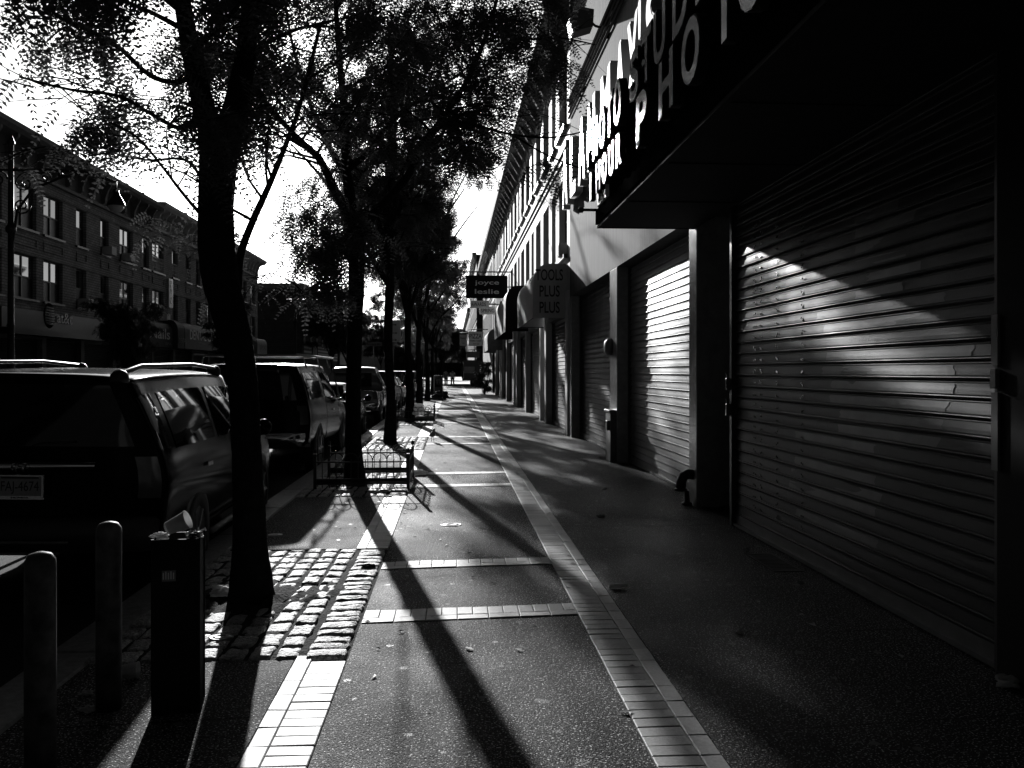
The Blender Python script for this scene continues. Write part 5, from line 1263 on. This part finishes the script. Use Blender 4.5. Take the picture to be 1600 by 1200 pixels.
# ---- second tree
Yt = 12.7
trunk = [(G(553, 757).x, 12.7, -.03), px(552, 700, Yt), px(552, 620, Yt), px(554, 520, Yt), px(557, 440, Yt), px(556, 390, Yt), px(549, 340, Yt)]
limbs = [
 ([px(553, 365, Yt), px(540, 330, 12.6), px(522, 295, 12.5), px(500, 250, 12.3), px(478, 228, 12.2), px(445, 195, 12.), px(410, 150, 11.6), px(380, 80, 11.2)], .075, .02, .4, 1.8),
 ([px(551, 350, Yt), px(546, 300, 12.7), px(541, 262, 12.8), px(540, 200, 12.8), px(532, 110, 12.9), px(525, 10, 13), px(520, -120, 13.2)], .085, .025, .4, 1.2),
 ([px(542, 275, 12.8), px(520, 240, 13.), px(505, 210, 13.2), px(480, 150, 13.5), px(455, 60, 13.8), px(440, -40, 14)], .05, .015, .3, .9),
 ([px(556, 385, Yt), px(580, 340, 12.6), px(612, 305, 12.5), px(640, 270, 12.4), px(662, 225, 12.3), px(695, 180, 12.2), px(730, 125, 12.), px(765, 40, 11.8), px(790, -60, 11.6)], .07, .02, .4, 2.0),
 ([px(544, 265, 12.8), px(575, 238, 13), px(598, 205, 13.2), px(640, 165, 13.4), px(690, 135, 13.6), px(750, 90, 13.8)], .045, .014, .3, 1.0),
 ([px(690, 185, 12.2), px(740, 195, 11.9), px(800, 210, 11.5), px(860, 215, 11.2), px(915, 205, 10.9)], .025, .008, .2, 1.3),
 ([px(800, 210, 11.5), px(850, 240, 11.0), px(905, 262, 10.6), px(960, 275, 10.2)], .014, .006, .3, .35),
 ([px(765, 40, 11.8), px(820, 60, 11.3), px(880, 60, 10.9), px(930, 70, 10.5)], .022, .008, .2, 1.3),
 ([px(553, 520, Yt), px(535, 490, 12.5), px(505, 440, 12.2), px(475, 400, 12.), px(440, 370, 11.8)], .018, .007, .3, 1.5),
 ([px(552, 590, Yt), px(530, 540, 12.5), px(495, 480, 12.2), px(455, 440, 11.9), px(415, 425, 11.5)], .015, .006, .3, 1.3),
 ([px(548, 470, Yt), px(556, 420, 13.), px(530, 380, 13.3), px(490, 350, 13.6)], .018, .007, .3, 1.2),
 ([px(525, 10, 13), px(580, -40, 13), px(650, -100, 13), px(700, -200, 13)], .035, .012, .2, .9),
]
def lim2(P, rs):
    sx = P[:, 0]/P[:, 1]; sz = (P[:, 2]-EYE)/P[:, 1]
    gap = (sx > -.09) & (sz < .235) & (sx < .085); gap2 = (sx > -.25) & (sx < -.13) & (sz > .18) & (sz < .31); shop = (sx > .142) & (P[:, 2] > 2.5); return ~(shop & (rs.rand(len(P)) < .86)) & ~(gap & (rs.rand(len(P)) < .93)) & ~(gap2 & (rs.rand(len(P)) < .4))
make_tree('locust_tree', 'second locust tree rising from inside the arched iron guard', (-1.39, 12.7, 0), trunk, [.17, .115, .105, .105, .11, .115, .13], limbs, 9, 13, 10, 10, (1., 2.1), (.35, .7), .24, 7, .058, .023, True, 'street trees in the cobbled pits', None, .9, lim2)
# ---- the others down the row
def generic_limbs(x, y, h0, H, n, rad, rs, Rm=(.0, 0.)):
    out = []
    for i in range(n):
        a = 2*math.pi*(i+rs.rand()*.6)/n; rd = rad*rs.uniform(.6, 1.0)
        p0 = np.array([x, y, h0-.1+rs.rand()*.3]); p3 = np.array([x+rd*math.cos(a), y+rd*math.sin(a), h0+(H-h0)*rs.uniform(.45, 1.)])
        p1 = p0+(p3-p0)*np.array([.25, .25, .4])+rs.normal(size=3)*.1; p2 = p0+(p3-p0)*np.array([.6, .6, .75])+rs.normal(size=3)*.15
        out.append(([p0, p1, p2, p3], .065, .018, .2, 1.))
    out.append(([np.array([x, y, h0]), np.array([x+.1, y, h0+(H-h0)*.5]), np.array([x, y+.1, H])], .09, .02, .15, 1.2)); return out
names = ['third locust tree with bare cobbles round its straight trunk', 'fourth locust tree inside the guard with the pale bag', 'fifth trunk along the kerb, level with the silver saloon', 'sixth trunk along the kerb by the farther guard', 'seventh trunk along the kerb, past the newspaper boxes', 'last trunk of the kerb row before the crossing']
def lim3(P, rs):
    sx = P[:, 0]/P[:, 1]; sz = (P[:, 2]-EYE)/P[:, 1]
    edge = np.where(sz < .06, -.003, np.where(sz < .15, .016, np.where(sz < .21, .0, .12)))
    shop = (sx > .142); P_ok = ~(shop & (rs.rand(len(P)) < .9)); g = sx > edge; gap2 = (sx > -.235) & (sx < -.135) & (sz > .13) & (sz < .31)
    return P_ok & ~(g & (rs.rand(len(P)) < .95)) & ~(gap2 & (rs.rand(len(P)) < .6))
for i, ((tx, ty), lab) in enumerate(zip(TREES[2:], names)):
    rs = np.random.RandomState(40+i); H = [9.2, 9.4, 10, 8.5, 9, 8.5][i]; h0 = [3.4, 3.2, 3.2, 3., 3.1, 3.][i]; rad = [2.6, 2.5, 2.6, 2.6, 2.8, 2.8][i]
    tr = [(tx, ty, -.03), (tx+.02, ty, 1.), (tx-.04, ty, 2.2), (tx-.05*(i % 2), ty, h0)]; far = i > 1
    make_tree('locust_tree', lab, (tx, ty, 0), tr, [.16, .1, .092, .1] if i == 0 else [.17, .12, .105, .1], generic_limbs(tx-.05*(i % 2), ty, h0, H, 6 if not far else 5, rad, rs), 60+i, (34 if i == 1 else 17 if i < 3 else 10), 10 if not far else 9, 9, (1., 2.), (.45, .9), .24 if not far else .34, 7 if not far else 5, .06 if not far else .11, .026 if not far else .05, True, 'street trees in the cobbled pits', m_leaf, .9, lim3)
# ---- across the street
def lim_none(P, rs): return np.ones(len(P), bool)
OPP = [(-15., 42.3, 4.6, 1.6, 'small round headed tree before the nails awning across the street'), (-15., 61, 6.8, 1.35, 'narrow dark tree in front of the dental care awning'), (-15, 112, 11.5, 4.2, 'broad dark tree past the cross street on the far side'), (-14.5, 126, 13, 4.6, 'taller dark tree behind the broad one on the far side'), (-12, 150, 13, 5, 'far dark tree near the end of the opposite side')]
for i, (x, y, H, rad, lab) in enumerate(OPP):
    rs = np.random.RandomState(90+i); h0 = 1.5 if i < 2 else 2.6; near = i < 2
    make_tree('street_tree', lab, (x, y, 0), [(x, y, -.1), (x, y, .8), (x+.05, y, h0)], [.12, .1, .09], generic_limbs(x, y, h0, H, 6, rad, rs), 120+i, 10 if near else 11, 9, 9, (.5, .9) if near else (1.3, 2.6), (.3, .6) if near else (.6, 1.2), .26 if near else .5, 5, .08 if near else .17, .04 if near else .09, False, 'street trees on the opposite side', m_leaf2, .9, lim_none)
for i, (x, y, H, rad, lab) in enumerate(((-1.5, 112, 9, 3., 'dark tree beyond the crossing on the near kerb'), (-1.6, 124, 9.5, 3.2, 'second dark tree beyond the crossing on the near kerb'), (-6, 175, 10, 5, 'broad tree closing the end of the street'), (2, 190, 9, 4.5, 'low wide tree at the very end of the view'))):
    rs = np.random.RandomState(140+i)
    make_tree('street_tree', lab, (x, y, 0), [(x, y, -.1), (x, y, 1.5), (x+.05, y, 2.8)], [.2, .16, .14], generic_limbs(x, y, 2.6, H, 6, rad, rs), 160+i, 12, 9, 9, (1.3, 2.6), (.6, 1.2), .5, 5, .17, .09, False, 'trees at the far end of the street', m_leaf2, .9, lim_none)
# dark shrub in front of the far shops
rs = np.random.RandomState(5); x, y = 2.1, 60.
make_tree('potted_evergreen', 'rounded dark evergreen standing against the far shopfronts', (x, y, 0), [(x, y, 0), (x, y, .3), (x, y, .6)], [.08, .07, .06], [([np.array([x, y, .3]), np.array([x+.35*math.cos(a), y+.3*math.sin(a), 1.]), np.array([x+.4*math.cos(a*1.3), y+.4*math.sin(a), 2.2])], .03, .01, .0, .6) for a in (0, 1, 2.1, 3.2, 4.2, 5.2)], 300, 8, 6, 10, (.3, .55), (.15, .3), .2, 5, .07, .035, False, None, m_leaf2, .9, lambda P, rs: P[:, 2] > 0, 'shrub')
